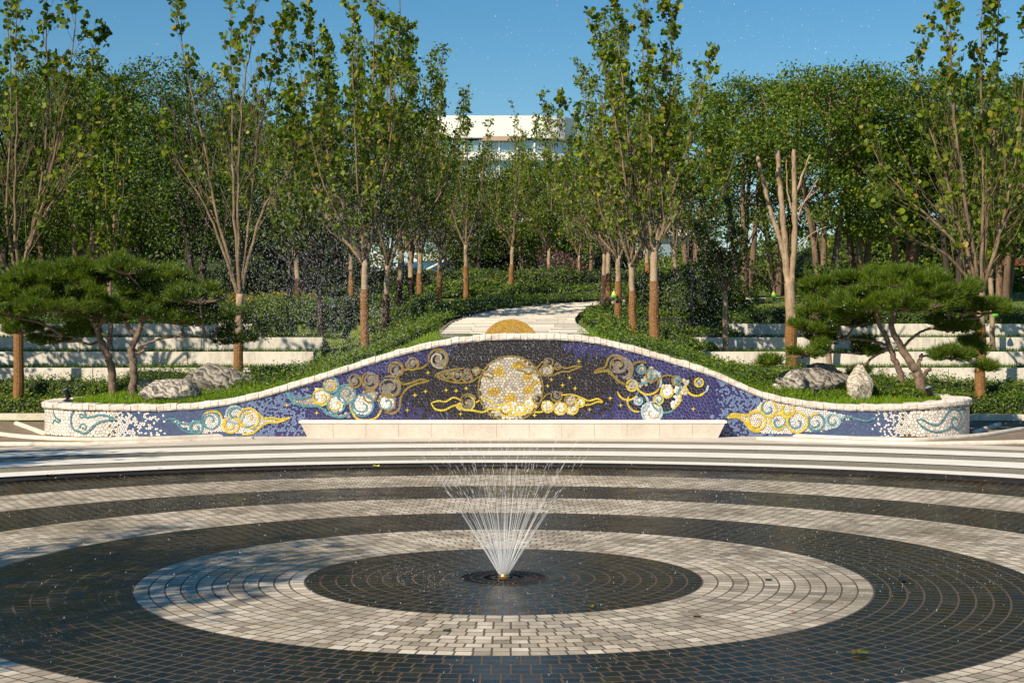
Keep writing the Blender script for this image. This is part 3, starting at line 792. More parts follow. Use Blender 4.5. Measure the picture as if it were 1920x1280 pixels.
for cs, cz, pts in hexcells(mc[0] - MR, mc[0] + MR, mc[1] - MR, mc[1] + MR, 0.058, 0.36, 8):
    if math.hypot(cs - mc[0], cz - mc[1]) > MR - 0.02 or cz < mc[1] - MR * 0.80 and False: continue
    u = (cs - CX) / PXM + 960; v = 607.3 + (CH - cz) / PXM
    col = (0.50, 0.455, 0.375) if rs.rand() < 0.8 else (0.40, 0.36, 0.29)
    for (c, r) in gold_spots:
        if math.hypot((u - c[0]) * 0.8, v - c[1]) < r * rs.uniform(0.6, 0.95): col = (0.50, 0.33, 0.05)
    for kind, dta, c in fills:
        if kind == 'd' and (u - dta[0]) ** 2 + (v - dta[1]) ** 2 < dta[2] ** 2: col = c
        elif kind == 'p' and in_poly(u, v, dta): col = c
    pts = [(cs + (a - cs) * 0.88, cz + (b_ - cz) * 0.88) for a, b_ in pts]
    lay(moon_d, pts, 0.014 + rs.uniform(0, 0.002), col)
moon_d.build('moon', M['glaze'], wall, WO)
arc(MOON, 61, 61, 0, 360, 0.028, C_GOLD)
out = MB()
lift = 0
for pts, w, col in ribs:
    lift = (lift + 1) % 7
    P = [sz(*p) for p in pts]
    L = [0]
    for a, b_ in zip(P, P[1:]): L.append(L[-1] + math.hypot(b_[0] - a[0], b_[1] - a[1]))
    if L[-1] < 0.01: continue
    n = max(1, int(L[-1] / 0.036))
    Q = [(float(np.interp(L[-1] * k / n, L, [p[0] for p in P])), float(np.interp(L[-1] * k / n, L, [p[1] for p in P]))) for k in range(n + 1)]
    N_ = []
    for k in range(n + 1):
        a, b_ = Q[max(k - 1, 0)], Q[min(k + 1, n)]
        dx, dz = b_[0] - a[0], b_[1] - a[1]; l = math.hypot(dx, dz) or 1
        N_.append((-dz / l, dx / l))
    for k in range(n):
        t0, t1 = 0.04, 0.93
        a, b_ = Q[k], Q[k + 1]
        tp = lambda q: min(1.0, 0.45 + 4 * min(q, n - q) / max(n, 1) + 0.15)
        w0, w1 = w * tp(k) * 0.5, w * tp(k + 1) * 0.5
        A = (a[0] + (b_[0] - a[0]) * t0, a[1] + (b_[1] - a[1]) * t0); B = (a[0] + (b_[0] - a[0]) * t1, a[1] + (b_[1] - a[1]) * t1)
        pts4 = [(A[0] - N_[k][0] * w0, A[1] - N_[k][1] * w0), (B[0] - N_[k + 1][0] * w1, B[1] - N_[k + 1][1] * w1), (B[0] + N_[k + 1][0] * w1, B[1] + N_[k + 1][1] * w1), (A[0] + N_[k][0] * w0, A[1] + N_[k][1] * w0)]
        zt = top_of_s(a[0]) - 0.004
        if a[1] > zt - 0.01 or a[1] < 0.01: continue
        pts4 = [(p, min(max(q, 0.004), zt)) for p, q in pts4]
        lay(out, pts4[::-1], 0.019 + 0.0012 * lift, tuple(c * rs.uniform(0.85, 1.1) for c in col))
stars = [Z2(75, 850), Z2(315, 912), Z2(1205, 590), Z2(1430, 735), Z2(1100, 770), Z2(1185, 740), Z2(1350, 730), Z2(1510, 715), Z2(1040, 890), Z2(1465, 920), Z2(1705, 925), Z3(400, 645), Z3(370, 695), Z3(490, 690), Z3(545, 630), Z3(590, 715), Z3(870, 795), Z3(955, 850), Z3(705, 885), Z3(1535, 880), Z3(265, 930), Z3(620, 500)]
for st in stars:
    s, z = sz(*st); r = 0.045
    P = []
    for k in range(8):
        q = r if k % 2 == 0 else r * 0.28
        P.append((s + q * cos(k * pi / 4), z + q * sin(k * pi / 4)))
    lay(out, P, 0.018, C_YEL)
out.build('cloud_outlines', M['glaze'], wall, WO)

# bench along the middle of the wall
bl, br = ux(566, WD), ux(1357, WD)
zt, yb, yf = 0.305, 15.095 - 0.02, 14.74
bench = thing('stone_bench', 'long pale cream stone bench with slanted ends along the foot of the mosaic wall', 'bench', (0, 14.9, 0))
mb = MB()
n = 13
for k in range(n):
    f0, f1 = k / n, (k + 1) / n
    tl = lambda f: bl + 0.02 + (br - bl - 0.04) * f
    bt = lambda f: tl(f) + (0.12 if f < 0.01 else (-0.12 if f > 0.99 else 0))
    g0 = 0.002
    A = [(bt(f0) + g0, yf + 0.06, 0.0), (bt(f1) - g0, yf + 0.06, 0.0), (tl(f1) - g0, yf + 0.01, zt - 0.04), (tl(f0) + g0, yf + 0.01, zt - 0.04)]
    B = [(x, yb, z) for x, y, z in A]
    b0 = len(mb.v); mb.v += A + B
    for q in ((0, 1, 2, 3), (5, 4, 7, 6), (4, 0, 3, 7), (1, 5, 6, 2), (3, 2, 6, 7), (4, 5, 1, 0)):
        mb.f.append(tuple(b0 + i for i in q)); mb.c.append(None); mb.m.append(0)
mb.build('bench_base', M['cream'], bench, (0, 14.9, 0))
mb = MB()
n = 11
for k in range(n):
    x0, x1 = bl - 0.01 + (br - bl + 0.02) * k / n, bl - 0.01 + (br - bl + 0.02) * (k + 1) / n
    mb.box(x0 + 0.001, x1 - 0.001, yf - 0.005, yb, zt - 0.038, zt)
mb.build('bench_top', M['whitestone'], bench, (0, 14.9, 0))

# gold half disc rising behind the wall top
gx, gzb, gy = ux(957, 27.7), 1.62, 27.7 + CY
disc_t = thing('gold_disc', 'gold mosaic half disc rising behind the crest of the wave wall', 'sculpture', (gx, gy, 1.5))
gr = 56 * 27.7 / F; gcz = vz(598, 27.7) - gr
mb = MB()
N_ = 64
fr = [(gx + gr * cos(2 * pi * k / N_), gy - 0.05, gcz + gr * sin(2 * pi * k / N_)) for k in range(N_)]
bk = [(x, gy + 0.07, z) for x, y, z in fr]
mb.face(fr[::-1]); mb.face(bk)
for k in range(N_): mb.face([fr[k], fr[(k + 1) % N_], bk[(k + 1) % N_], bk[k]])
mb.build('disc_body', M['mortar'], disc_t, (gx, gy, 1.5))
mb = MB()
r_ = 0.02
while r_ < gr - 0.004:
    n = max(6, int(2 * pi * r_ / 0.03))
    for k in range(n):
        a0, a1 = 2 * pi * (k + 0.06) / n, 2 * pi * (k + 0.94) / n
        if gcz + r_ * sin((a0 + a1) / 2) < 1.6: continue
        ra, rb = r_ + 0.002, min(r_ + 0.021, gr)
        mb.face([(gx + ra * cos(a0), gy - 0.054, gcz + ra * sin(a0)), (gx + ra * cos(a1), gy - 0.054, gcz + ra * sin(a1)), (gx + rb * cos(a1), gy - 0.054, gcz + rb * sin(a1)), (gx + rb * cos(a0), gy - 0.054, gcz + rb * sin(a0))], tuple(c * rs.uniform(0.9, 1.08) for c in (0.55, 0.32, 0.045)))
    r_ += 0.0235
mb.build('gold_tiles', M['glaze'], disc_t, (gx, gy, 1.5))

# kerbs
def kerb(pts, r, label, n=8, flat=0.0):
    P = catmull([(p.x, p.y, flat) for p in [at(u, v, gd(v)) for u, v in pts]], n)
    m_ = MB(); m_.tube(P, [r] * len(P), 10)
    o = m_.build('kerb', M['kerb'], smooth=True)
    return tag(o, label, 'kerb', 'round stone kerbs at the wall ends')
kerb([(-60, 806), (0, 815), (60, 821), (120, 824), (200, 825), (300, 823), (400, 819), (452, 817)], 0.055, 'upper of the two long round kerbs at the left end of the wall')
kerb([(-60, 836), (0, 834), (150, 834), (300, 830), (400, 826), (474, 823)], 0.055, 'lower of the two long round kerbs at the left end of the wall')
kerb([(30, 794), (55, 803), (84, 814)], 0.055, 'short slanting kerb at the left tip of the wall')
kerb([(1480, 818), (1600, 823), (1700, 826), (1780, 822), (1850, 816), (1900, 808), (1960, 798)], 0.055, 'upper of the two long round kerbs at the right end of the wall')
kerb([(1420, 824), (1550, 829), (1700, 833), (1820, 832), (1960, 829)], 0.055, 'lower of the two long round kerbs at the right end of the wall')
kerb([(1828, 811), (1850, 804), (1874, 796)], 0.055, 'short mossy kerb at the right tip of the wall')
for (x0, x1, y0_, y1_, lab) in [(-13, -8.45, 19.85, 20.05, 'straight grey kerb under the hedge left of the planter'), (8.2, 13, 19.9, 19.3, 'straight grey kerb under the hedge right of the planter')]:
    m_ = MB(); m_.box(0, abs(x1 - x0), 0, 0.12, -0.02, 0.13)
    o = m_.build('kerb', M['kerb']); o.location = (x0, y0_, 0); o.rotation_euler = (0, 0, math.atan2(y1_ - y0_, x1 - x0))
    tag(o, lab, 'kerb')

# terrace walls
tw = [('left', 0, -16, ux(470, 33.5)), ('left', 1, -16, ux(588, 35.0)), ('left', 2, -16, ux(605, 36.5)), ('left', 3, -16, ux(500, 38.0)),
      ('right', 0, ux(1505, 33.5), 16), ('right', 1, ux(1318, 35.0), 16), ('right', 2, ux(1292, 36.5), 16), ('right', 3, ux(1368, 38.0), 16)]
names = ['lowest', 'second lowest', 'third', 'topmost']
for side, i, x0, x1 in tw:
    d = TIERS[i][0]; y = d + CY
    ww = tag(None or thing('terrace_wall', f'{names[i]} of the four low white concrete terrace walls on the {side}', 'retaining wall', ((x0 + x1) / 2, y, TZ[i] - 0.4)), group='terrace walls')
    mb = MB()
    L = 3.0
    nseg = max(1, round((x1 - x0) / L)); seg = (x1 - x0) / nseg
    for k in range(nseg):
        mb.box(x0 + k * seg + 0.007, x0 + (k + 1) * seg - 0.007, y, y + 0.3, TZ[i] - 0.45, TZ[i])
    o = mb.build('concrete_blocks', M['concrete'], ww, ww.location)
    bv = o.modifiers.new('bevel', 'BEVEL'); bv.width = 0.008; bv.segments = 2

# path with low steps winding up behind the wall
PL = [(30, -1.25), (33, -1.2), (35, -1.0), (38, -0.72), (40, -0.2), (42, 0.6), (44, 1.5), (46, 2.7), (48, 4.2), (50, 6)]
PR = [(30, 1.5), (33, 1.42), (35, 1.48), (38, 1.72), (40, 2.05), (42, 2.6), (44, 3.6), (46, 5.2), (48, 7.5), (50, 9)]
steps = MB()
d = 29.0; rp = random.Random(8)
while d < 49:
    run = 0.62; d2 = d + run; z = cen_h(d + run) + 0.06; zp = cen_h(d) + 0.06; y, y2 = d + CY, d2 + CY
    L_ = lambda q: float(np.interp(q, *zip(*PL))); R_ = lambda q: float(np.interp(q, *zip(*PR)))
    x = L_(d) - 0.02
    steps.face([(L_(d), y + 0.02, zp - 0.1), (R_(d), y + 0.02, zp - 0.1), (R_(d), y + 0.02, z - 0.004), (L_(d), y + 0.02, z - 0.004)], (0.22, 0.20, 0.17))  # joint and nosing shadow lines put into the backing's dark colour
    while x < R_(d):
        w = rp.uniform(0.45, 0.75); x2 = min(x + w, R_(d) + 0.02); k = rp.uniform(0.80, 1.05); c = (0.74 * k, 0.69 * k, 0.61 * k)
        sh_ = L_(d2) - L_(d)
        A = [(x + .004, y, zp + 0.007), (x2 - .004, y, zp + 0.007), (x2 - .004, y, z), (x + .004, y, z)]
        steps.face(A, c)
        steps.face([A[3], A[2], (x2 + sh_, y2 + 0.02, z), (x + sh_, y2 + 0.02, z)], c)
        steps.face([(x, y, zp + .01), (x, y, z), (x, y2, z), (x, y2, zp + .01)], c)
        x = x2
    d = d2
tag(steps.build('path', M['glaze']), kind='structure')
m_ = MB(); P = [(x - 0.06, d + CY, cen_h(d) + 0.05) for d, x in PL]
m_.tube(catmull(P, 6), [0.05] * (6 * (len(P) - 1) + 1), 8)
tag(m_.build('kerb', M['pebble']), 'grey edging stones along the left side of the stepped path', 'kerb')
# ------------------------------------------------------------------ vegetation tools
RS = np.random.RandomState(77)
SH = {
 'maple': np.array([(0, 0), (0.30, 0.02), (0.52, 0.22), (0.44, 0.42), (0.44, 0.70), (0.24, 0.74), (0.0, 1.0), (-0.24, 0.74), (-0.44, 0.70), (-0.44, 0.42), (-0.52, 0.22), (-0.30, 0.02)]),
 'oval': np.array([(0, 0), (0.26, 0.35), (0.2, 0.75), (0, 1.0), (-0.2, 0.75), (-0.26, 0.35)]),
 'quad': np.array([(0, 0), (0.27, 0.5), (0, 1.0), (-0.27, 0.5)]),
 'blade': np.array([(-0.06, 0), (0.06, 0), (0.0, 1.0)]),
}
def rand_unit(n, rs=RS):
    v = rs.normal(size=(n, 3)); return v / np.linalg.norm(v, axis=1, keepdims=True)
def leaves(P, size, shape='quad', nrm=None, rs=RS, droop=0.0, var=0.35, nbias=0.0):
    """leaf faces at points P; nrm biases the normals"""
    P = np.asarray(P, dtype=float); n = len(P)
    N = rand_unit(n, rs)
    if nrm is not None: N = N * (1 - nbias) + nrm * nbias * 1.6
    N /= np.linalg.norm(N, axis=1, keepdims=True) + 1e-9
    T = rand_unit(n, rs); T[:, 2] -= droop
    T -= (T * N).sum(1, keepdims=True) * N; T /= np.linalg.norm(T, axis=1, keepdims=True) + 1e-9
    B = np.cross(N, T)
    S = SH[shape]; k = len(S)
    sz_ = size * (1 + rs.uniform(-var, var, n))
    V = P[:, None, :] + sz_[:, None, None] * (S[None, :, 0, None] * B[:, None, :] + (S[None, :, 1, None]) * T[:, None, :])
    return V.reshape(-1, 3), k
def blades(P, h, w, lean=0.35, rs=RS):
    P = np.asarray(P, dtype=float); n = len(P)
    a = rs.uniform(0, 2 * pi, n); hh = h * rs.uniform(0.5, 1.2, n)
    D = np.stack([np.cos(a) * w / 2, np.sin(a) * w / 2, np.zeros(n)], 1)
    b = rs.uniform(0, 2 * pi, n); le = rs.uniform(0, lean, n) * hh
    T = P + np.stack([np.cos(b) * le, np.sin(b) * le, hh], 1)
    return np.stack([P - D, P + D, T], 1).reshape(-1, 3), 3
def leaf_obj(name, P, size, mat, parent=None, loc=None, shape='quad', **kw):
    V, k = leaves(P, size, shape, **kw)
    return link_mesh(name, np_mesh(name, V, k), mat, parent, loc)

# ---- plane trees: straight ascending leaders, whippy twigs, leaves in tufts along them
def grow(rng, leaders, r0, ntw, twl, lpt, leaf, start=0.12, sub=2, fork=None, spread=0.5, rl=0.5, topbias=1.0, bare=0.0, keep=0.15):
    """returns branch mesh builder and leaf points. leaders: lists of local points"""
    mb = MB(); LP = []
    for L in leaders:
        P = catmull(L, 6)
        n = len(P)
        base_r = r0 * rl * rng.uniform(0.85, 1.1)
        P = [P[0]] + [p + Vector((rng.uniform(-1, 1), rng.uniform(-1, 1), 0)) * 0.022 for p in P[1:]]
        rad = [max(0.006, base_r * (1 - 0.93 * (i / (n - 1)) ** 0.75) * rng.uniform(0.93, 1.07)) for i in range(n)]
        mb.tube(P, rad, 7)
        total = sum((P[i + 1] - P[i]).length for i in range(n - 1))
        m = int(ntw * total / 5)
        for k in range(m):
            t = start + (1 - start) * ((k + rng.random()) / m) ** (1 / topbias)
            t = min(t, 0.99)
            i = min(int(t * (n - 1)), n - 2); fr = t * (n - 1) - i
            p = P[i].lerp(P[i + 1], fr); d = (P[i + 1] - P[i]).normalized()
            a = rng.uniform(0, 2 * pi)
            o = Vector((cos(a), sin(a), 0))
            dr = (d + o * rng.uniform(spread * 0.6, spread * 1.3)).normalized()
            l = twl * rng.uniform(0.5, 1.15) * (1.15 - 0.75 * t)
            low = t < bare
            if low: l *= rng.uniform(1.2, 2.1)
            q = [p, p + dr * l * 0.5, p + (dr + Vector((0, 0, 0.25))).normalized() * l]
            r1 = max(0.005, min(0.014, rad[i] * 0.28))
            mb.tube(q, [r1, r1 * 0.65, 0.003], 4, cap=False)
            tw = [(q, l)]
            for s in range(sub):
                f = rng.uniform(0.2, 0.9); pp = q[0].lerp(q[2], f)
                a = rng.uniform(0, 2 * pi)
                d2 = (dr + Vector((cos(a), sin(a), rng.uniform(0, 0.6))) * 0.6).normalized()
                l2 = l * rng.uniform(0.3, 0.6)
                q2 = [pp, pp + d2 * l2 * 0.5, pp + (d2 + Vector((0, 0, 0.2))).normalized() * l2]
                mb.tube(q2, [0.005, 0.004, 0.002], 3, cap=False)
                tw.append((q2, l2))
            for q_, l_ in tw:
                if low and rng.random() > keep: continue
                c = max(1, int(lpt * rng.uniform(0.3, 1.3) * (0.5 + l_) / 3 + rng.random()))
                for _ in range(c):
                    f = rng.uniform(0.3, 1.05)
                    pp = q_[0].lerp(q_[2], f) + Vector((rng.gauss(0, 0.03), rng.gauss(0, 0.03), rng.gauss(0, 0.03)))
                    for _k in range(rng.choice((2, 3, 4, 5))):
                        LP.append((pp.x + rng.gauss(0, leaf * 0.42), pp.y + rng.gauss(0, leaf * 0.42), pp.z + rng.gauss(0, leaf * 0.4)))
        for _ in range(6):
            p = P[-1]; LP.append((p.x + rng.gauss(0, 0.06), p.y + rng.gauss(0, 0.06), p.z + rng.gauss(-0.1, 0.12)))
    return mb, LP

def trunk_parts(root, trunk_pts, r0, r1, wrap_z, barkmat, wrapmat, rng):
    mb = MB()
    P = catmull(trunk_pts, 5); n = len(P)
    P = [p + Vector((rng.uniform(-1, 1), rng.uniform(-1, 1), 0)) * 0.012 for p in P]
    rad = [(r0 + (r1 - r0) * i / (n - 1)) * (1 + 0.25 * max(0, 1 - i / 2.0)) * rng.uniform(0.95, 1.06) for i in range(n)]
    mb.tube(P, rad, 12)
    mb.build('trunk', barkmat, root, smooth=True)
    if wrap_z:
        m2 = MB(); k = 0; W = []; Rr = []
        zt = wrap_z
        z = 0.0
        while z < zt:
            t = z / trunk_pts[-1][2]; t = min(t, 1)
            i = min(int(t * (n - 1)), n - 2)
            zz = [p.z for p in P]
            x = float(np.interp(z, zz, [p.x for p in P])); y = float(np.interp(z, zz, [p.y for p in P])); rr = float(np.interp(z, zz, rad))
            W.append((x, y, z)); Rr.append(rr + 0.012 + (0.005 if k % 2 else 0)); z += 0.02; k += 1
        m2.tube(W, Rr, 12)
        m2.build('rope_wrap', wrapmat, root, smooth=False)

def plane_tree(label, base, leaders, r0=0.1, fork=2.2, wrap=1.0, seed=1, ntw=16, twl=1.0, lpt=5, leaf=0.15, mat='leaf_plane', shape='maple', trunk_top=None, sub=2, bark='bark', wrapm='rope', group=None, spread=0.5, rl=0.5, start=0.12, topbias=1.0, name='plane_tree', bare=0.0, keep=0.15):
    rng = random.Random(seed)
    root = thing(name, label, 'tree', base, group)
    tt = trunk_top or (rng.uniform(-0.08, 0.08), 0, fork)
    trunk_parts(root, [(0, 0, -0.1), (tt[0] * 0.4 + rng.uniform(-.02, .02), 0, fork * 0.5), tt], r0, r0 * 0.78, wrap, M[bark], M[wrapm], rng)
    L = [[Vector((tt[0], tt[1], tt[2] - 0.12))] + [Vector(p) for p in l] for l in leaders]
    mb, LP = grow(rng, L, r0, ntw, twl, lpt, leaf, sub=sub, spread=spread, rl=rl, start=start, topbias=topbias, bare=bare, keep=keep)
    mb.build('branches', M['limb' if bark == 'bark' else bark], root, smooth=True)
    if LP:
        leaf_obj('foliage', LP, leaf, M[mat], root, shape=shape, droop=0.5, rs=np.random.RandomState(seed + 900))
    return root

def rand_leaders(seed, n, fork, top, wid, lean=0.0):
    rng = random.Random(seed); out = []
    for k in range(n):
        a = 2 * pi * (k + rng.uniform(-0.3, 0.3)) / n
        w = wid * rng.uniform(0.25, 1.0) if k else wid * 0.1
        h = fork + (top - fork) * ((rng.uniform(0.88, 1.02) - 0.42 * (w / wid) ** 1.5) if k else 1.0)
        e = Vector((cos(a) * w, sin(a) * w, h))
        m = Vector((cos(a) * w * 0.66 + rng.uniform(-.1, .1), sin(a) * w * 0.66 + rng.uniform(-.1, .1), fork + (h - fork) * rng.uniform(0.38, 0.5)))
        out.append([m, e])
    return out

def px_leaders(base, d, L, rng):
    """limb paths read off the photograph, given real positions at and around the trunk's distance"""
    out = []
    for l in L:
        off = rng.uniform(-0.7, 0.7); pts = []
        for i, (u, v) in enumerate(l):
            p = at(u, v, d) + Vector((0, off * (i + 1) / len(l) * 1.3, 0))
            pts.append(p - Vector(base))
        out.append(pts)
    return out

def base_at(u, d, sink=0.06):
    X = ux(u, d); Y = d + CY
    return (X, Y, H(X, Y) - sink)
def planter_h(x, y):
    z0 = cop_z(max(-8.2, min(8.2, x)))
    z0 = min(z0, 1.80) - 0.035
    d = y - CY
    t = sstep(15.35, 19.4, y)
    return z0 * (1 - t) + H(x, 19.5) * t + 0.2 * math.sin(pi * min(1, max(0, (y - 15.35) / 4.4))) * sstep(3.5, 5.0, abs(x)) * (1 - sstep(7.0, 8.3, abs(x)))

# planter soil
rows = []
for k in range(22):
    f = k / 21; row = []
    for x in np.linspace(-8.33, 8.2, 100):
        kx = np.where(py_ < 18.6)[0]
        yf_ = 15.36
        if x < -7.4: yf_ = 15.36 + (max(0, -7.4 - x) / 0.93) ** 2 * 1.8
        if x > 7.4: yf_ = 15.36 + (max(0, x - 7.4) / 0.8) ** 2 * 1.6
        y = yf_ + (19.5 - yf_) * f
        row.append((x, y, planter_h(x, y)))
    rows.append(row)
sheet('planter_soil', rows, M['soil_grass'])
def gh(x, y): return planter_h(x, y) if y < 19.5 else H(x, y)

def grass(name, pts, h, w, mat, lean=0.4):
    V, k = blades(pts, h, w, lean)
    o = link_mesh(name, np_mesh(name, V, k), mat)
    return tag(o, kind='stuff')
def front_y(x):
    y = 15.42
    if x < -7.4: y += (max(0, -7.4 - x) / 0.93) ** 2 * 1.8
    if x > 7.4: y += (max(0, x - 7.4) / 0.8) ** 2 * 1.6
    return y
P = []
r = RS
for _ in range(52000):
    x = r.uniform(-8.15, 8.05)
    if abs(x) < 3.0 and r.rand() < 0.7: continue
    y0 = front_y(x); y = y0 + (r.rand() ** 1.5) * 3.9
    if y > 19.3 or (abs(x) < 1.35): continue
    P.append((x, y, planter_h(x, y)))
tag(grass('planter_grass', P, 0.085, 0.016, M['grass']), 'short bright green grass filling the raised planter behind the coping', 'grass')
P = []
for i in range(4):
    d0 = TIERS[i][0] - 0.0; y0 = d0 + CY
    for _ in range(9000):
        x = r.uniform(-16, 16)
        if abs(x) < 4.2: continue
        y = y0 + 0.3 + r.rand() ** 1.7 * 1.1
        P.append((x, y, H(x, y) - 0.005))
    for _ in range(7000):
        x = r.uniform(-16, 16)
        if abs(x) < 4.2: continue
        y = y0 - r.rand() * 0.25
        P.append((x, y, H(x, y - 0.15) - 0.01))
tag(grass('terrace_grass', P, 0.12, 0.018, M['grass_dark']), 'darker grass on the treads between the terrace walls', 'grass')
P = []
for _ in range(42000):
    y = 26.2 + r.rand() ** 1.4 * 28; x = r.uniform(-24, 24)
    if abs(x) < 2.6: continue
    P.append((x, y, H(x, y) - 0.02))
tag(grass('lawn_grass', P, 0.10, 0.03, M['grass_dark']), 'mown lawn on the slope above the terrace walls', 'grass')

# ---- hedges and shrubs
def in_poly_np(x, y, P):
    c = np.zeros(len(x), bool); j = len(P) - 1
    for i in range(len(P)):
        cond = ((P[i][1] > y) != (P[j][1] > y)) & (x < (P[j][0] - P[i][0]) * (y - P[i][1]) / (P[j][1] - P[i][1] + 1e-12) + P[i][0])
        c ^= cond; j = i
    return c
def hedge(label, poly_, h, dens=420, leaf=0.05, mat='leaf_box', cat='hedge', name='hedge', group=None, zfun=None, rough=0.06, topmat=None, shape='quad', wave=0.05):
    """clipped or loose hedge: shaded core plus a leafy skin following the ground"""
    zf = zfun or gh
    xs_, ys_ = [p[0] for p in poly_], [p[1] for p in poly_]
    cx_, cy_ = sum(xs_) / len(xs_), sum(ys_) / len(ys_)
    loc = Vector((cx_, cy_, zf(cx_, cy_)))
    root = thing(name, label, cat, loc, group)
    per = []
    for i in range(len(poly_)):
        a, b_ = Vector((*poly_[i], 0)), Vector((*poly_[(i + 1) % len(poly_)], 0))
        m = max(1, int((b_ - a).length / 0.4))
        for k in range(m): per.append(a.lerp(b_, k / m))
    ht = lambda x, y: h * (1 + wave * 2 * sin(x * 1.7 + y) * cos(y * 1.3 - x * 0.6))
    mb = MB(); n = len(per)
    c0 = Vector((cx_, cy_, 0))
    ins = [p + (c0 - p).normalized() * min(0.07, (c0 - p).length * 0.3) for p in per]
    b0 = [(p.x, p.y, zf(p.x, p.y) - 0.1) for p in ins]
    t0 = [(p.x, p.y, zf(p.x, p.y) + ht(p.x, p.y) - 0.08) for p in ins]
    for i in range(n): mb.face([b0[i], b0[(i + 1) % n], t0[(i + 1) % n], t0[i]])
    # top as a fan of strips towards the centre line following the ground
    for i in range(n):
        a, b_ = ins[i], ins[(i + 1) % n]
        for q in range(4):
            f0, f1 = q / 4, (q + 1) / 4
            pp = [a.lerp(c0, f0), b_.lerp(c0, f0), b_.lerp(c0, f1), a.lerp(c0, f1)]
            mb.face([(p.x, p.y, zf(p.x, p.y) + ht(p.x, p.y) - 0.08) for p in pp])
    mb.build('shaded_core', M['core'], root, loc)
    rs_ = np.random.RandomState(int(abs(cx_ * 131 + cy_ * 17) * 10) % 99991)
    x0, x1, y0, y1 = min(xs_), max(xs_), min(ys_), max(ys_)
    nt = int((x1 - x0) * (y1 - y0) * dens)
    X = rs_.uniform(x0, x1, nt); Y = rs_.uniform(y0, y1, nt)
    k = in_poly_np(X, Y, poly_); X, Y = X[k], Y[k]
    Z = np.array([zf(a, b_) + ht(a, b_) for a, b_ in zip(X, Y)]) + rs_.normal(0, rough * 0.6, len(X)) - 0.03
    PT = np.stack([X, Y, Z], 1); NT = np.tile([0, -0.25, 1.0], (len(X), 1))
    SP, SN = [], []
    for i in range(n):
        a, b_ = per[i], per[(i + 1) % n]
        e = b_ - a; nr = Vector((e.y, -e.x, 0))
        if nr.length < 1e-6: continue
        nr.normalize()
        if nr.dot(a - c0) < 0: nr = -nr
        if nr.y > 0.6: continue             # the far side is never the one that shows
        m = int(e.length * h * dens * 1.3)
        for _ in range(m):
            f = rs_.rand(); p = a.lerp(b_, f); q = rs_.rand()
            g_ = rs_.normal(0, rough * 0.5)
            SP.append((p.x + nr.x * g_, p.y + nr.y * g_, zf(p.x, p.y) - 0.03 + ht(p.x, p.y) * q)); SN.append((nr.x, nr.y, 0.3))
    if SP: PT = np.concatenate([PT, np.array(SP)]); NT = np.concatenate([NT, np.array(SN)])
    leaf_obj('foliage', PT - np.array(loc), leaf, M[mat], root, shape=shape, nrm=NT, nbias=0.45, rs=rs_)
    return root
def shrub(label, c, rx, ry, rz, n=2600, leaf=0.06, mat='leaf_box', name='shrub', cat='shrub', group=None, squash=1.0, lump=0.18):
    rs_ = np.random.RandomState(int(abs(c[0] * 311 + c[1] * 71) * 10) % 99991)
    root = thing(name, label, cat, c, group)
    D = rand_unit(n, rs_); D[:, 2] = np.abs(D[:, 2]) * 1.0 - 0.12
    ph = rs_.uniform(0, 6, 6)
    lum = 1 + lump * (np.sin(D[:, 0] * 5 + ph[0]) * np.cos(D[:, 1] * 4 + ph[1]) + 0.6 * np.sin(D[:, 2] * 7 + ph[2] + D[:, 0] * 3))
    R_ = lum * (1 - np.abs(rs_.normal(0, 0.09, n)))
    P_ = D * R_[:, None] * np.array([rx, ry, rz])
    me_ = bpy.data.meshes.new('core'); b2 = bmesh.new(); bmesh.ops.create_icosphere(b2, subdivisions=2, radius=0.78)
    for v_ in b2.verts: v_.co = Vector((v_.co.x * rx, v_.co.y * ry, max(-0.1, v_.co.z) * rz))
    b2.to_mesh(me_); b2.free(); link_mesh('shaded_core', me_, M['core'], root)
    leaf_obj('foliage', P_, leaf, M[mat], root, shape='quad', nrm=D, nbias=0.4, rs=rs_)
    return root

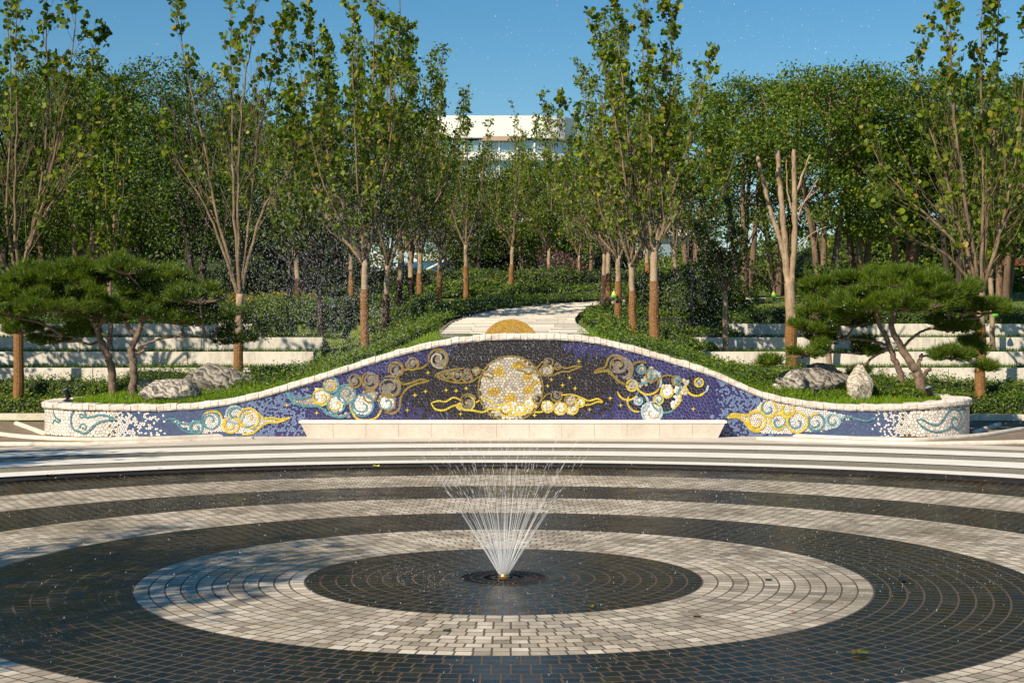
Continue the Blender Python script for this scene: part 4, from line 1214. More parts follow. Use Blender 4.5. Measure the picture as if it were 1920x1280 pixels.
# ---- big leafy trees of the background
def big_tree_mesh(seed, hgt, wid, base_h, nleaf, leaf, mat, bark, stems=1, clumps=60, label='', name='locust_tree', loc=(0, 0, 0), r0=0.12, shape='quad', group=None, tilt=0.0):
    rng = random.Random(seed); rs_ = np.random.RandomState(seed)
    root = thing(name, label, 'tree', loc, group)
    tb = MB(); cl = []
    for s in range(stems):
        a0 = 2 * pi * (s + rng.uniform(0, 0.5)) / stems; off = Vector((cos(a0), sin(a0), 0)) * (0.07 * (stems - 1))
        top = Vector((cos(a0) * wid * rng.uniform(0.4, 0.75) * (stems > 1), sin(a0) * wid * 0.4 * (stems > 1), base_h + (hgt - base_h) * 0.75))
        P = catmull([off + Vector((0, 0, -0.15)), off.lerp(top, 0.3) + Vector((rng.uniform(-.12, .12), rng.uniform(-.1, .1), 0)), off.lerp(top, 0.65) + Vector((rng.uniform(-.25, .25), rng.uniform(-.2, .2), 0)), top], 6)
        n = len(P); rr = r0 / math.sqrt(stems) * 1.1
        tb.tube(P, [max(0.02, rr * (1 - 0.85 * i / (n - 1))) for i in range(n)], 8)
        for k in range(int(16 / stems) + 4):
            t = rng.uniform(0.32, 0.97); i = int(t * (n - 1)); p = P[min(i, n - 1)]
            a = rng.uniform(0, 2 * pi); z = p.z
            rel = (z - base_h) / (hgt - base_h)
            rad_ = wid * math.sqrt(max(0.05, 1 - (2 * max(rel, 0) - 0.85) ** 2 * 0.85)) * rng.uniform(0.45, 0.95)
            e = Vector((p.x + cos(a) * rad_, p.y + sin(a) * rad_, z + rng.uniform(0.5, 1.5)))
            m = p.lerp(e, 0.5) + Vector((0, 0, rng.uniform(-0.1, 0.25)))
            tb.tube([p, m, e], [rr * 0.32, rr * 0.2, 0.012], 5, cap=False)
            cl += [e, m.lerp(e, 0.5)]
    for _ in range(clumps):
        d = rand_unit(1, rs_)[0] * rng.uniform(0.35, 1.0) ** 0.5
        cz_ = (hgt + base_h) / 2; hz = (hgt - base_h) / 2
        taper = 1.0 - 0.35 * max(0, d[2])
        cl.append(Vector((d[0] * wid * taper, d[1] * wid * taper, cz_ + d[2] * hz)))
    tb.build('trunk', M[bark], root, smooth=True)
    per = nleaf // len(cl); PP = []; NN = []
    for c in cl:
        s = rng.uniform(0.22, 0.42) * wid / 2.0
        k = int(per * rng.uniform(0.5, 1.5))
        q = rand_unit(k, rs_) * (rs_.rand(k, 1) ** 0.45) * np.array([s, s, s * 0.66]) * 1.9 + np.array(c)
        PP.append(q)
        o = q - np.array(c); o[:, 2] += 0.15; NN.append(o / (np.linalg.norm(o, axis=1, keepdims=True) + 1e-6))
    PP = np.concatenate(PP); NN = np.concatenate(NN)
    leaf_obj('foliage', PP, leaf, M[mat], root, shape=shape, nrm=NN, nbias=0.25, rs=rs_, droop=0.4)
    return root

# ---- cloud pruned pines
def pine(label, base, stems, pads, seed, group=None):
    rng = random.Random(seed); rs_ = np.random.RandomState(seed)
    root = thing('pine_tree', label, 'tree', base, group)
    bx = Vector(base)
    tb = MB()
    ends = []
    for pts, ra, rb in stems:
        P = catmull([p - bx for p in pts], 7); n = len(P)
        P = [p + Vector((rng.uniform(-1, 1), rng.uniform(-1, 1), 0)) * 0.018 for p in P]
        tb.tube(P, [ra + (rb - ra) * i / (n - 1) for i in range(n)], 9)
        ends += P[n // 2:]
    mb2 = MB()
    V_ = []
    for (c, rx, ry, rz, n) in pads:
        c = c - bx
        e = min(ends, key=lambda p: (p - c).length + (0.6 if p.z > c.z else 0))
        m = e.lerp(c, 0.5) + Vector((rng.uniform(-.1, .1), rng.uniform(-.1, .1), rng.uniform(-.1, .06)))
        tb.tube(catmull([e, m, c - Vector((0, 0, rz * 0.55))], 4), [0.035, .033, .03, .028, .025, .022, .02, .018, .014], 6, cap=False)
        for k in range(max(4, n // 16)):
            a = rng.uniform(0, 2 * pi); f = rng.uniform(0.5, 0.95)
            q = c + Vector((cos(a) * rx * f, sin(a) * ry * f, rng.uniform(-0.35, 0.0) * rz))
            mid = c.lerp(q, 0.5) - Vector((0, 0, rz * 0.3))
            tb.tube([c - Vector((0, 0, rz * 0.55)), mid, q], [0.014, 0.009, 0.005], 4, cap=False)
        D = rand_unit(n, rs_); D[:, 2] = np.where(D[:, 2] < 0, D[:, 2] * 0.45, D[:, 2])
        R_ = rs_.uniform(0.5, 1.0, n) ** 0.45
        nl = max(10, int(rx * ry * 60)); LD = rand_unit(nl, rs_); LD[:, 2] = np.where(LD[:, 2] < 0, LD[:, 2] * 0.5, LD[:, 2]); LR = rs_.uniform(0.55, 1.0, nl) ** 0.5
        li = rs_.randint(nl, size=n); ls = rs_.uniform(0.08, 0.17, nl)
        D = LD[li] + rand_unit(n, rs_) * 0.25
        T = LD[li] * LR[li][:, None] * np.array([rx, ry, rz]) + rand_unit(n, rs_) * (ls[li][:, None]) * np.array([1.35, 1.35, 0.7]) * rs_.rand(n, 1) ** 0.5 + np.array(c)
        # each tuft: needles fanning round a shoot that points up and out
        nn = 15
        ax = D * np.array([0.7, 0.7, 0.5]) + np.array([0, 0, 0.75]); ax /= np.linalg.norm(ax, axis=1, keepdims=True)
        R1 = rand_unit(n * nn, rs_) * 0.75 + np.repeat(ax, nn, 0); R1 /= np.linalg.norm(R1, axis=1, keepdims=True)
        L_ = rs_.uniform(0.10, 0.19, (n * nn, 1))
        S_ = np.cross(R1, rand_unit(n * nn, rs_)); S_ /= np.linalg.norm(S_, axis=1, keepdims=True) + 1e-9
        O = np.repeat(T, nn, 0) + R1 * 0.01
        V_.append(np.stack([O - S_ * 0.0048, O + S_ * 0.0048, O + R1 * L_], 1).reshape(-1, 3))
    tb.build('trunk', M['bark_pine'], root, smooth=True)
    link_mesh('foliage', np_mesh('foliage', np.concatenate(V_), 3), M['needle'], root)
    return root
def pd(u, d): return (ux(u, d), d + CY)
# ------------------------------------------------------------------ pines in the planter
def pts_at(d, L, dy=0.0): return [at(u, v, d + dy * i / max(1, len(L) - 1)) for i, (u, v) in enumerate(L)]
def pads_at(d, L, seed):
    rg = random.Random(seed); out = []
    for (u, v, a, b_) in L:
        dd = d + rg.uniform(-0.55, 0.6)
        rx = a / F * dd; rz = b_ / F * dd
        out.append((at(u, v, dd), rx, rx * rg.uniform(0.7, 0.95), rz * 0.95, int(900 * rx * rx / 0.45 + 150)))
    return out
LP_ = [(45, 550, 62, 34), (120, 520, 70, 30), (185, 512, 70, 28), (215, 550, 72, 34), (290, 530, 66, 28), (325, 562, 76, 30), (120, 572, 78, 28), (375, 556, 50, 26), (15, 580, 48, 26), (35, 615, 36, 20), (95, 636, 30, 12), (150, 622, 26, 10), (436, 634, 26, 20), (405, 592, 46, 17), (265, 585, 62, 22), (345, 600, 50, 18), (70, 520, 40, 22), (240, 505, 40, 18), (190, 590, 60, 22)]
dl = 28.9
gz = lambda u, d: planter_h(ux(u, d), d + CY)
b = (ux(213, dl), dl + CY, gz(213, dl) - 0.05)
st = [([Vector(b)] + pts_at(dl, [(207, 682), (190, 642), (180, 613), (163, 580), (150, 555)]), 0.085, 0.03),
      (pts_at(dl, [(188, 640), (165, 645), (140, 632), (120, 630)]), 0.03, 0.012),
      (pts_at(dl, [(182, 615), (205, 585), (220, 560)]), 0.045, 0.02)]
pine('broad flat topped dark green pine with leaning trunk at the left of the left planter', b, st, pads_at(dl, LP_[:8][:3] + [LP_[6], LP_[8], LP_[9], LP_[10], LP_[11], LP_[16], LP_[18], LP_[0]], 3), 31, 'cloud pruned pines')
dl = 28.6
b = (ux(249, dl), dl + CY, gz(249, dl) - 0.05)
st = [([Vector(b)] + pts_at(dl, [(250, 690), (247, 655), (258, 628), (268, 605), (285, 575)]), 0.085, 0.035),
      (pts_at(dl, [(256, 630), (240, 612), (233, 600)]), 0.04, 0.03),
      (pts_at(dl, [(258, 652), (285, 640), (320, 632), (370, 632), (420, 636)]), 0.028, 0.012),
      (pts_at(dl, [(252, 664), (264, 660), (270, 656)]), 0.032, 0.028)]
pine('pine with crooked pruned trunk beside the grey rock, branches reaching right', b, st, pads_at(dl, [LP_[3], LP_[4], LP_[5], LP_[7], LP_[12], LP_[13], LP_[14], LP_[15], LP_[17]], 5), 32, 'cloud pruned pines')
RP_ = [(1560, 545, 60, 24), (1635, 532, 66, 26), (1705, 530, 66, 26), (1770, 545, 60, 28), (1640, 570, 74, 26), (1720, 568, 76, 28), (1805, 570, 60, 24), (1560, 585, 56, 30), (1525, 612, 38, 26), (1845, 580, 46, 18), (1508, 655, 34, 24), (1620, 655, 30, 16), (1785, 668, 32, 12), (1830, 655, 28, 22), (1600, 600, 46, 24), (1785, 612, 56, 16), (1450, 680, 14, 4), (1545, 636, 28, 14), (1612, 700, 9, 5), (1848, 690, 14, 5)]
dl = 28.7
b = (ux(1697, dl + .2), dl + .2 + CY, gz(1697, dl + .2) - 0.05)
st = [([Vector(b)] + pts_at(dl + .2, [(1688, 700), (1677, 673), (1663, 633), (1647, 603), (1640, 575)]), 0.07, 0.035),
      (pts_at(dl + .2, [(1665, 648), (1640, 640), (1600, 636), (1560, 642), (1510, 665), (1440, 678)]), 0.03, 0.01)]
pine('pine with the slimmer straight leaning trunk right of the standing rock', b, st, pads_at(dl + .2, [RP_[0], RP_[1], RP_[4], RP_[7], RP_[8], RP_[10], RP_[11], RP_[14], RP_[16], RP_[17], RP_[18]], 6), 33, 'cloud pruned pines')
b = (ux(1729, dl - .3), dl - .3 + CY, gz(1729, dl - .3) - 0.05)
st = [([Vector(b)] + pts_at(dl - .3, [(1724, 708), (1710, 683), (1690, 652), (1673, 613), (1680, 580)]), 0.105, 0.04),
      (pts_at(dl - .3, [(1722, 700), (1722, 682), (1728, 664)]), 0.05, 0.03),
      (pts_at(dl - .3, [(1728, 668), (1760, 664), (1800, 672), (1850, 692)]), 0.022, 0.008),
      (pts_at(dl - .3, [(1725, 712), (1735, 700), (1742, 692)]), 0.042, 0.038),
      (pts_at(dl - .3, [(1692, 655), (1720, 625), (1760, 612), (1800, 600)]), 0.03, 0.015)]
pine('thick trunked pine with a sawn stub at the right end of the planter', b, st, pads_at(dl - .3, [RP_[2], RP_[3], RP_[5], RP_[6], RP_[9], RP_[12], RP_[13], RP_[15], RP_[19]], 9), 34, 'cloud pruned pines')

# ------------------------------------------------------------------ rocks
from mathutils import noise as mn
def rock(label, u, v, d, w, h, dep, mat, seed, pts=3.0, skew=0.0, top=1.0):
    x = ux(u, d); y = d + CY; z = gh(x, y) - 0.05
    b2 = bmesh.new(); bmesh.ops.create_icosphere(b2, subdivisions=5, radius=1.0)
    o = Vector((seed * 3.7, seed * 1.3, seed * 2.1))
    rp_ = random.Random(seed * 7); planes = []
    for _ in range(16):
        pn = Vector((rp_.gauss(0, 1), rp_.gauss(0, 1) - 0.3, rp_.gauss(0, 0.8))).normalized(); planes.append((pn, rp_.uniform(0.72, 0.95)))
    for q in b2.verts:
        n = q.co.normalized()
        k = 1 + 0.28 * mn.noise(n * 1.4 + o) + 0.14 * abs(mn.noise(n * 3.5 + o)) + 0.07 * mn.noise(n * 8 + o) + 0.035 * mn.noise(n * 18 + o)
        q.co = n * k
        q.co.x += skew * q.co.z
        for pn, pk in planes:
            e_ = q.co.dot(pn) - pk
            if e_ > 0: q.co -= pn * e_ * 0.85
        s = 1 - (1 - top) * max(0, q.co.z)
        q.co = Vector((q.co.x * w / 2 * s, q.co.y * dep / 2 * s, (q.co.z * 0.5 + 0.42) * h))
    me_ = bpy.data.meshes.new('rock'); b2.to_mesh(me_); b2.free()
    r_ = link_mesh('rock', me_, mat, None, (x, y, z))
    me_.polygons.foreach_set('use_smooth', np.ones(len(me_.polygons), dtype=bool))
    return tag(r_, label, 'rock')
rock('low white rock with dark veins in the left planter in front of the grey one', 318, 738, 28.0, 1.2, 0.46, 0.6, M['rock_white'], 1, skew=-0.15)
rock('long dark grey rock right of the pines in the left planter', 408, 715, 28.9, 1.32, 0.60, 0.8, M['rock_grey'], 2)
rock('small brown rock half hidden behind the left pine trunk', 270, 718, 29.3, 0.34, 0.28, 0.3, M['rock_pale'], 3)
rock('long low weathered rock in the right planter', 1525, 712, 28.9, 1.42, 0.60, 0.8, M['rock_grey'], 4)
rock('pale upper shoulder rock at the left of the long weathered one', 1488, 705, 28.6, 0.5, 0.52, 0.4, M['rock_white'], 9)
rock('upright pale rock standing beside the right pines', 1612, 712, 28.1, 0.50, 0.74, 0.42, M['rock_pale'], 5, top=0.72)
rock('small rounded rock at the left edge of the right planter lawn', 1457, 723, 28.2, 0.24, 0.18, 0.2, M['rock_pale'], 6)

# ------------------------------------------------------------------ garden spotlights
def spotlight(label, u, v, d, tilt, s=1.0):
    x = ux(u, d); y = d + CY; z = gh(x, y)
    root = thing('garden_spotlight', label, 'spotlight', (x, y, z), 'garden spotlights')
    m1 = MB(); m1.tube([(0, 0, -0.05), (0, 0, 0.09 * s)], [0.012, 0.012], 8); m1.build('stake', M['black_metal'], root)
    t = Vector((sin(tilt), -0.25, cos(tilt))).normalized()
    c = Vector((0, 0, 0.12 * s))
    m2 = MB(); P = [c - t * 0.07 * s, c - t * 0.06 * s, c + t * 0.075 * s, c + t * 0.10 * s]
    m2.tube(P, [0.03 * s, 0.048 * s, 0.055 * s, 0.055 * s], 16); m2.build('lamp_head', M['black_metal'], root, smooth=False)
    m3 = MB(); m3.tube([c + t * 0.094 * s, c + t * 0.103 * s], [0.045 * s, 0.045 * s], 16); m3.build('lens', M['glass'], root)
    return root
spotlight('black spotlight on the coping side of the left planter', 126, 742, 28.6, -0.35, 1.1)
spotlight('black spotlight leaning against the thick pine trunk at the right', 1744, 744, 28.0, -0.45, 1.1)
spotlight('small black spotlight in front of the long weathered rock', 1530, 738, 28.0, 0.1, 0.8)

# ------------------------------------------------------------------ hedges, ground cover, shrubs
flat0 = lambda x, y: 0.0
hedge('clipped hedge at plaza level left of the planter', [(-14.5, 20.15), (-8.6, 20.15), (-8.6, 20.75), (-14.5, 20.75)], 0.46, 900, 0.06, zfun=flat0, rough=0.09, mat='leaf_box')
hedge('clipped dark hedge at plaza level right of the planter', [(8.5, 20.05), (14.5, 19.5), (14.5, 20.7), (8.5, 20.7)], 0.52, 900, 0.06, zfun=flat0, rough=0.09, mat='leaf_box')
hedge('taller loose hedge row between the left plaza hedge and the lowest terrace wall', [(-14.5, 20.75), (-8.0, 20.75), (-8.0, 21.3), (-14.5, 21.3)], 0.80, 800, 0.06, zfun=flat0, rough=0.13, mat='leaf_box', wave=0.07)
hedge('taller loose hedge row between the right plaza hedge and the lowest terrace wall', [(8.0, 20.7), (14.5, 20.7), (14.5, 21.3), (8.0, 21.3)], 0.78, 800, 0.06, zfun=flat0, rough=0.13, mat='leaf_box', wave=0.07)
hedge('loose low shrubs between the left pines and the lowest terrace wall', [(-8.1, 19.2), (-6.5, 19.1), (-5.2, 19.2), (-5.0, 21.0), (-8.1, 21.1)], 0.30, 850, 0.055, rough=0.14, mat='leaf_box', cat='shrubs', wave=0.1)
hedge('loose low shrubs between the right pines and the lowest terrace wall', [(5.4, 19.1), (7.0, 19.1), (7.9, 19.2), (8.1, 21.1), (5.2, 21.0)], 0.26, 850, 0.055, rough=0.13, mat='leaf_box', cat='shrubs', wave=0.1)
hedge('green ground cover on the slope behind the left shoulder of the wall', [(-6.2, 17.0), (-4.2, 16.0), (-2.4, 15.9), (-1.5, 18.5), (-1.55, 21.5), (-2.4, 24), (-4.3, 23.6), (-4.4, 20), (-6.2, 19.4)], 0.16, 650, 0.06, rough=0.11, mat='leaf_box', cat='ground cover', name='ground_cover', wave=0.15)
hedge('green ground cover on the slope behind the right shoulder of the wall', [(2.0, 15.8), (4.2, 15.9), (6.2, 17.6), (6.4, 19.2), (4.4, 20), (4.0, 22), (1.9, 22), (1.75, 18.5)], 0.16, 650, 0.06, rough=0.11, mat='leaf_box', cat='ground cover', name='ground_cover', wave=0.15)
hedge('yellow green edging plants along the right shoulder of the wall', [(4.0, 15.45), (5.4, 15.5), (6.6, 16.3), (6.2, 17.2), (4.6, 16.4)], 0.10, 1300, 0.04, rough=0.05, mat='leaf_lime', cat='ground cover', name='ground_cover')
hedge('yellow green edging plants along the left shoulder of the wall', [(-3.4, 15.45), (-3.2, 16.0), (-4.6, 16.5), (-6.2, 17.2), (-6.6, 16.5), (-5.0, 15.5)], 0.08, 1300, 0.04, rough=0.05, mat='leaf_lime', cat='ground cover', name='ground_cover')
hedge('tall dark clipped hedge behind the ends of the left terrace walls', [(-6.6, 26.4), (-3.6, 26.2), (-2.2, 25.0), (-1.75, 24.6), (-1.9, 27.5), (-3, 30), (-6.6, 30)], 0.52, 650, 0.07, rough=0.08, mat='leaf_box')
hedge('low clipped hedge following the left side of the stepped path', [(-1.45, 21.0), (-1.25, 23.2), (-0.95, 26.2), (-0.4, 28.2), (0.4, 30.2), (1.3, 32.2), (2.5, 34.2), (4, 36.2), (4, 38.5), (0.8, 36.5), (-1.2, 33), (-2.4, 30), (-3.0, 27), (-2.2, 23)], 0.20, 650, 0.065, rough=0.06, mat='leaf_box')
hedge('low bushy bed on the right side of the stepped path', [(1.7, 21.5), (1.9, 26), (2.35, 28), (3.0, 29.8), (4.2, 31.5), (6.8, 32), (6.4, 27), (5.0, 24.5), (4.2, 22)], 0.22, 600, 0.065, rough=0.09, mat='leaf_box', cat='ground cover', name='ground_cover', wave=0.12)
hedge('clipped hedge along the top of the right terrace walls', [(5.2, 26.4), (16, 26.4), (16, 27.8), (5.2, 27.8)], 0.32, 600, 0.07, rough=0.05, mat='leaf_dark')
hedge('dark hedge along the top of the left terrace walls', [(-16, 26.6), (-6.9, 26.6), (-6.9, 28.0), (-16, 28.0)], 0.45, 500, 0.08, rough=0.08, mat='leaf_dark')
hedge('yellow and orange flowering bed beyond the left terraces', [(-9.4, 29.6), (-6.0, 30.2), (-5.4, 33.0), (-9.4, 33.0)], 0.42, 420, 0.08, rough=0.12, mat='leaf_autumn', cat='flower bed', name='flower_bed', wave=0.12)
hedge('far clipped hedge left of where the path disappears', [(-6.5, 38.5), (-2, 39.5), (4.5, 41.5), (5, 43.0), (-2, 42.0), (-6.5, 41)], 0.34, 380, 0.09, rough=0.08, mat='leaf_box')
hedge('second far hedge behind the row of trunks', [(-10, 45), (7, 46), (7, 47.6), (-10, 47)], 0.75, 300, 0.11, rough=0.12, mat='leaf_dark')
hedge('far hedge on the crest of the right lawn', [(5.5, 46), (24, 46), (24, 48), (5.5, 48)], 0.85, 260, 0.12, rough=0.14, mat='leaf_box', wave=0.1)
hedge('far hedge on the crest of the left slope', [(-26, 46), (-9.5, 46), (-9.5, 48), (-26, 48)], 1.1, 240, 0.12, rough=0.16, mat='leaf_dark', wave=0.1)
def sh(label, u, d, rx, rz, **k):
    x = ux(u, d); y = d + CY
    return shrub(label, (x, y, gh(x, y) + rz * 0.25), rx, rx * 0.85, rz, **k)
sh('leafy low bush at the foot of the left pine', 195, 29.2, 0.42, 0.22, n=1500, leaf=0.05)
sh('leafy bush beside the left spotlight', 150, 30.4, 0.5, 0.25, n=1500, leaf=0.05)
sh('dark leafy bush between the standing rock and the right pine', 1668, 28.5, 0.42, 0.24, n=1600, leaf=0.05)
sh('small leafy bush between the two right pine trunks', 1712, 28.9, 0.25, 0.22, n=900, leaf=0.05)
sh('low tuft in front of the thick right pine trunk', 1716, 28.1, 0.22, 0.16, n=700, leaf=0.045)
sh('round mounded bush left of the second right terrace wall', 1262, 33.8, 0.62, 0.42, n=2600, leaf=0.055)
sh('rounded bush spilling over the end of the lowest right terrace wall', 1400, 33.0, 1.0, 0.34, n=3200, leaf=0.055)
sh('tall dense bush behind the slim lamp post', 1285, 39.5, 1.15, 1.25, n=5200, leaf=0.075, mat='leaf_dark')
sh('tall dense bush right of the slim lamp post', 1345, 40.5, 1.05, 1.05, n=4600, leaf=0.075, mat='leaf_locust')
sh('dense dark bush left of the slim lamp post', 1225, 41.5, 0.9, 0.95, n=3800, leaf=0.075, mat='leaf_dark')
sh('round clipped bush among the far trunks left of the path', 905, 54, 1.0, 0.75, n=2400, leaf=0.1)
sh('second round clipped bush further left among the far trunks', 845, 52, 0.9, 0.6, n=2200, leaf=0.1)
sh('reddish flowering shrub in the middle distance', 1040, 66, 1.4, 1.5, n=2400, leaf=0.12, mat='leaf_pink')
sh('dark bush below the yellow bed on the left', 500, 36.9, 0.55, 0.45, n=1800, leaf=0.06, mat='leaf_dark')
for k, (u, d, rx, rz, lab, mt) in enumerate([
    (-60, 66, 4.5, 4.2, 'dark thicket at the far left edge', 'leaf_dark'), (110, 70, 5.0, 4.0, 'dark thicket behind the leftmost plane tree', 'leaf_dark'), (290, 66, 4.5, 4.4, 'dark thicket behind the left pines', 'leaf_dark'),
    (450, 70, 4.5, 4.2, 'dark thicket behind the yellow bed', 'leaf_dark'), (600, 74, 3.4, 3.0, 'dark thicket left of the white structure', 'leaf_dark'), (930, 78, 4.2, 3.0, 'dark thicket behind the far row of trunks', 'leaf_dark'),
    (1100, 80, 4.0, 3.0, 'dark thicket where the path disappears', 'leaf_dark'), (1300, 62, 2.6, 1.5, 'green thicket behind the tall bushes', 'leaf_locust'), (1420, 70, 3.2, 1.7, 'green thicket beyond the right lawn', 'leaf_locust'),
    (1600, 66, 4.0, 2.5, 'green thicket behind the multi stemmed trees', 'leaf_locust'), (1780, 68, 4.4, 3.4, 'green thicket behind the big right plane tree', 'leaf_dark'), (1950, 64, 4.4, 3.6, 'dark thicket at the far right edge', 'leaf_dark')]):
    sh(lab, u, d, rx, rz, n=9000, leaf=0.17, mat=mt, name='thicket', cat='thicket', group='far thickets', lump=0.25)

# ------------------------------------------------------------------ plane trees near the wall, limbs as in the photograph
rg = random.Random(12)
d = 32.4; b = base_at(33, d); b = (b[0], b[1], -0.05)
plane_tree('leftmost plane tree with rope wrapped trunk and sparse yellow green crown', b, px_leaders(b, d, [
    [(75, 380), (92, 200), (90, 40), (92, -60)], [(10, 400), (18, 250), (12, 60), (5, -40)], [(60, 420), (100, 300), (150, 150), (185, 60)], [(70, 440), (140, 340), (200, 270)],
    [(35, 400), (45, 250), (50, 100), (62, -30)], [(-20, 440), (-60, 300), (-80, 120)], [(80, 400), (120, 240), (150, 60), (150, -40)]], rg),
    0.1, 3.0, 1.95, 5, ntw=17, twl=1.25, lpt=6.0, leaf=0.10, sub=3, spread=0.5, start=0.15, bare=0.5, keep=0.3)
d = 33.0; b = base_at(445, d)
plane_tree('slender plane tree right of the left pines with bare lower limbs and sparse leaves', b, px_leaders(b, d, [
    [(437, 380), (432, 240), (428, 100), (425, -30)], [(405, 400), (380, 270), (340, 100), (325, -20)], [(470, 380), (485, 260), (510, 140), (520, 50)],
    [(400, 420), (350, 330), (290, 230)], [(490, 400), (540, 320), (560, 280)], [(450, 380), (460, 200), (480, 80), (490, -10)]], rg),
    0.1, 2.0, 1.05, 6, ntw=16, twl=1.15, lpt=5.5, leaf=0.10, sub=3, spread=0.5, start=0.2, bare=0.55, keep=0.25)
d = 33.6; b = base_at(686, d)
plane_tree('tall leafy plane tree with orange rope wrap behind the left shoulder of the wall', b, rand_leaders(7, 8, 2.2, 9.2, 2.6), 0.088, 2.2, 1.55, 7, ntw=22, twl=1.15, lpt=7, leaf=0.092, sub=3, spread=0.55, start=0.08)
d = 34.4; b = base_at(600, 37.5)
plane_tree('leafy plane tree with dark trunk left of the orange wrapped one', b, rand_leaders(8, 7, 1.9, 7.2, 2.3), 0.085, 1.9, 0, 8, ntw=20, twl=1.1, lpt=7, leaf=0.092, sub=3, spread=0.55, start=0.08, bark='bark_dark')
d = 33.4; b = base_at(1227, d)
plane_tree('tall plane tree with rope wrap nearest the right shoulder of the wall', b, px_leaders(b, d, [
    [(1218, 420), (1222, 300), (1214, 140), (1205, -30)], [(1190, 420), (1165, 300), (1135, 150), (1110, 60)], [(1200, 400), (1180, 250), (1165, 100), (1160, -20)],
    [(1250, 400), (1290, 250), (1320, 120)], [(1240, 380), (1255, 230), (1262, 90), (1250, 10)], [(1180, 430), (1110, 330), (1060, 200)], [(1270, 400), (1330, 330), (1345, 270)]], rg),
    0.105, 2.3, 1.6, 9, ntw=22, twl=1.15, lpt=9, leaf=0.092, sub=3, spread=0.5, start=0.12, bare=0.3, keep=0.5)
d = 32.2; b = base_at(1838, d); b = (b[0], b[1], -0.05)
plane_tree('big plane tree with many fanning pale limbs and rope wrap at the right edge', b, px_leaders(b, d, [
    [(1840, 400), (1836, 250), (1832, 100), (1835, -50)], [(1800, 430), (1760, 300), (1725, 200), (1712, 90)], [(1790, 450), (1720, 380), (1660, 300), (1640, 230)],
    [(1810, 420), (1780, 250), (1765, 120), (1755, 40)], [(1870, 430), (1895, 280), (1905, 100), (1900, -30)], [(1880, 440), (1940, 330), (1980, 200)], [(1850, 400), (1865, 240), (1870, 80), (1872, -40)],
    [(1770, 480), (1700, 450), (1630, 380)], [(1815, 400), (1800, 250), (1795, 90), (1790, -30)]], rg),
    0.11, 2.75, 2.05, 10, ntw=17, twl=1.25, lpt=6.5, leaf=0.10, sub=3, spread=0.5, start=0.15, bare=0.4, keep=0.5)
# the pruned one: bare cut limbs
d = 34.6; b = base_at(1485, d)
root = thing('pruned_tree', 'hard pruned tree with bare sawn limbs and rope wrapped trunk', 'tree', b)
B = Vector(b)
tt = at(1480, 520, d) - B
trunk_parts(root, [(0, 0, -0.1), (tt.x * 0.4, 0, tt.z * 0.5), tuple(tt)], 0.125, 0.115, 1.15, M['bark'], M['rope'], random.Random(3))
mb = MB()
for L, ra, rb in [([(1480, 530), (1466, 465), (1440, 380), (1419, 290)], 0.075, 0.048), ([(1476, 530), (1470, 440), (1462, 350), (1458, 280)], 0.09, 0.06), ([(1484, 530), (1490, 440), (1489, 350), (1488, 281)], 0.085, 0.058),
                  ([(1487, 385), (1500, 340), (1519, 290)], 0.035, 0.026), ([(1489, 430), (1505, 385), (1534, 335)], 0.03, 0.014), ([(1486, 400), (1476, 355), (1474, 300)], 0.03, 0.012), ([(1490, 470), (1520, 440), (1550, 425)], 0.022, 0.01), ([(1489, 400), (1515, 372), (1538, 352)], 0.02, 0.01), ([(1468, 440), (1455, 420), (1448, 395)], 0.018, 0.01)]:
    P = catmull([p - B for p in pts_at(d, L)], 6); n = len(P)
    P = [p + Vector((random.Random(int(i * 7 + ra * 1e4)).uniform(-1, 1), 0, 0)) * 0.012 for i, p in enumerate(P)]
    mb.tube(P, [0.86 * (ra + (rb - ra) * i / (n - 1)) * (1.0 + 0.13 * math.sin(i * 2.3 + ra * 90)) for i in range(n)], 9)
mb.build('branches', M['bark'], root, smooth=True)

# prototypes for the row along the path
RC = 'plane trees lining the stepped path'
def row_tree(label, u, d, seed, h=6.4, wrapm='rope', wrap=1.15, bark='bark', wid=2.3, ntw=22, lpt=9, r0=0.082, leaf=0.10, n=6):
    b = base_at(u, d)
    return plane_tree(label, b, rand_leaders(seed, n, 1.8, h, wid), r0, 1.8, wrap, seed, ntw=ntw, twl=1.0, lpt=lpt, leaf=leaf, mat='leaf_row', shape='oval', spread=0.55, start=0.08, sub=3, wrapm=wrapm, bark=bark, group=RC)
pa = row_tree('first plane tree right of the path head, behind the nearest wrapped trunk', 1187, 35.6, 21, 7.6)
pb = row_tree('plane tree with rope wrap darkened for shade, second from the orange wrapped trunk', 722, 36.0, 22, 7.2, 'rope_shaded', wrap=1.1)
pc = row_tree('plane tree standing alone in the middle of the far row', 957, 54, 23, 6.6, n=5, ntw=16, lpt=6, wid=1.4)
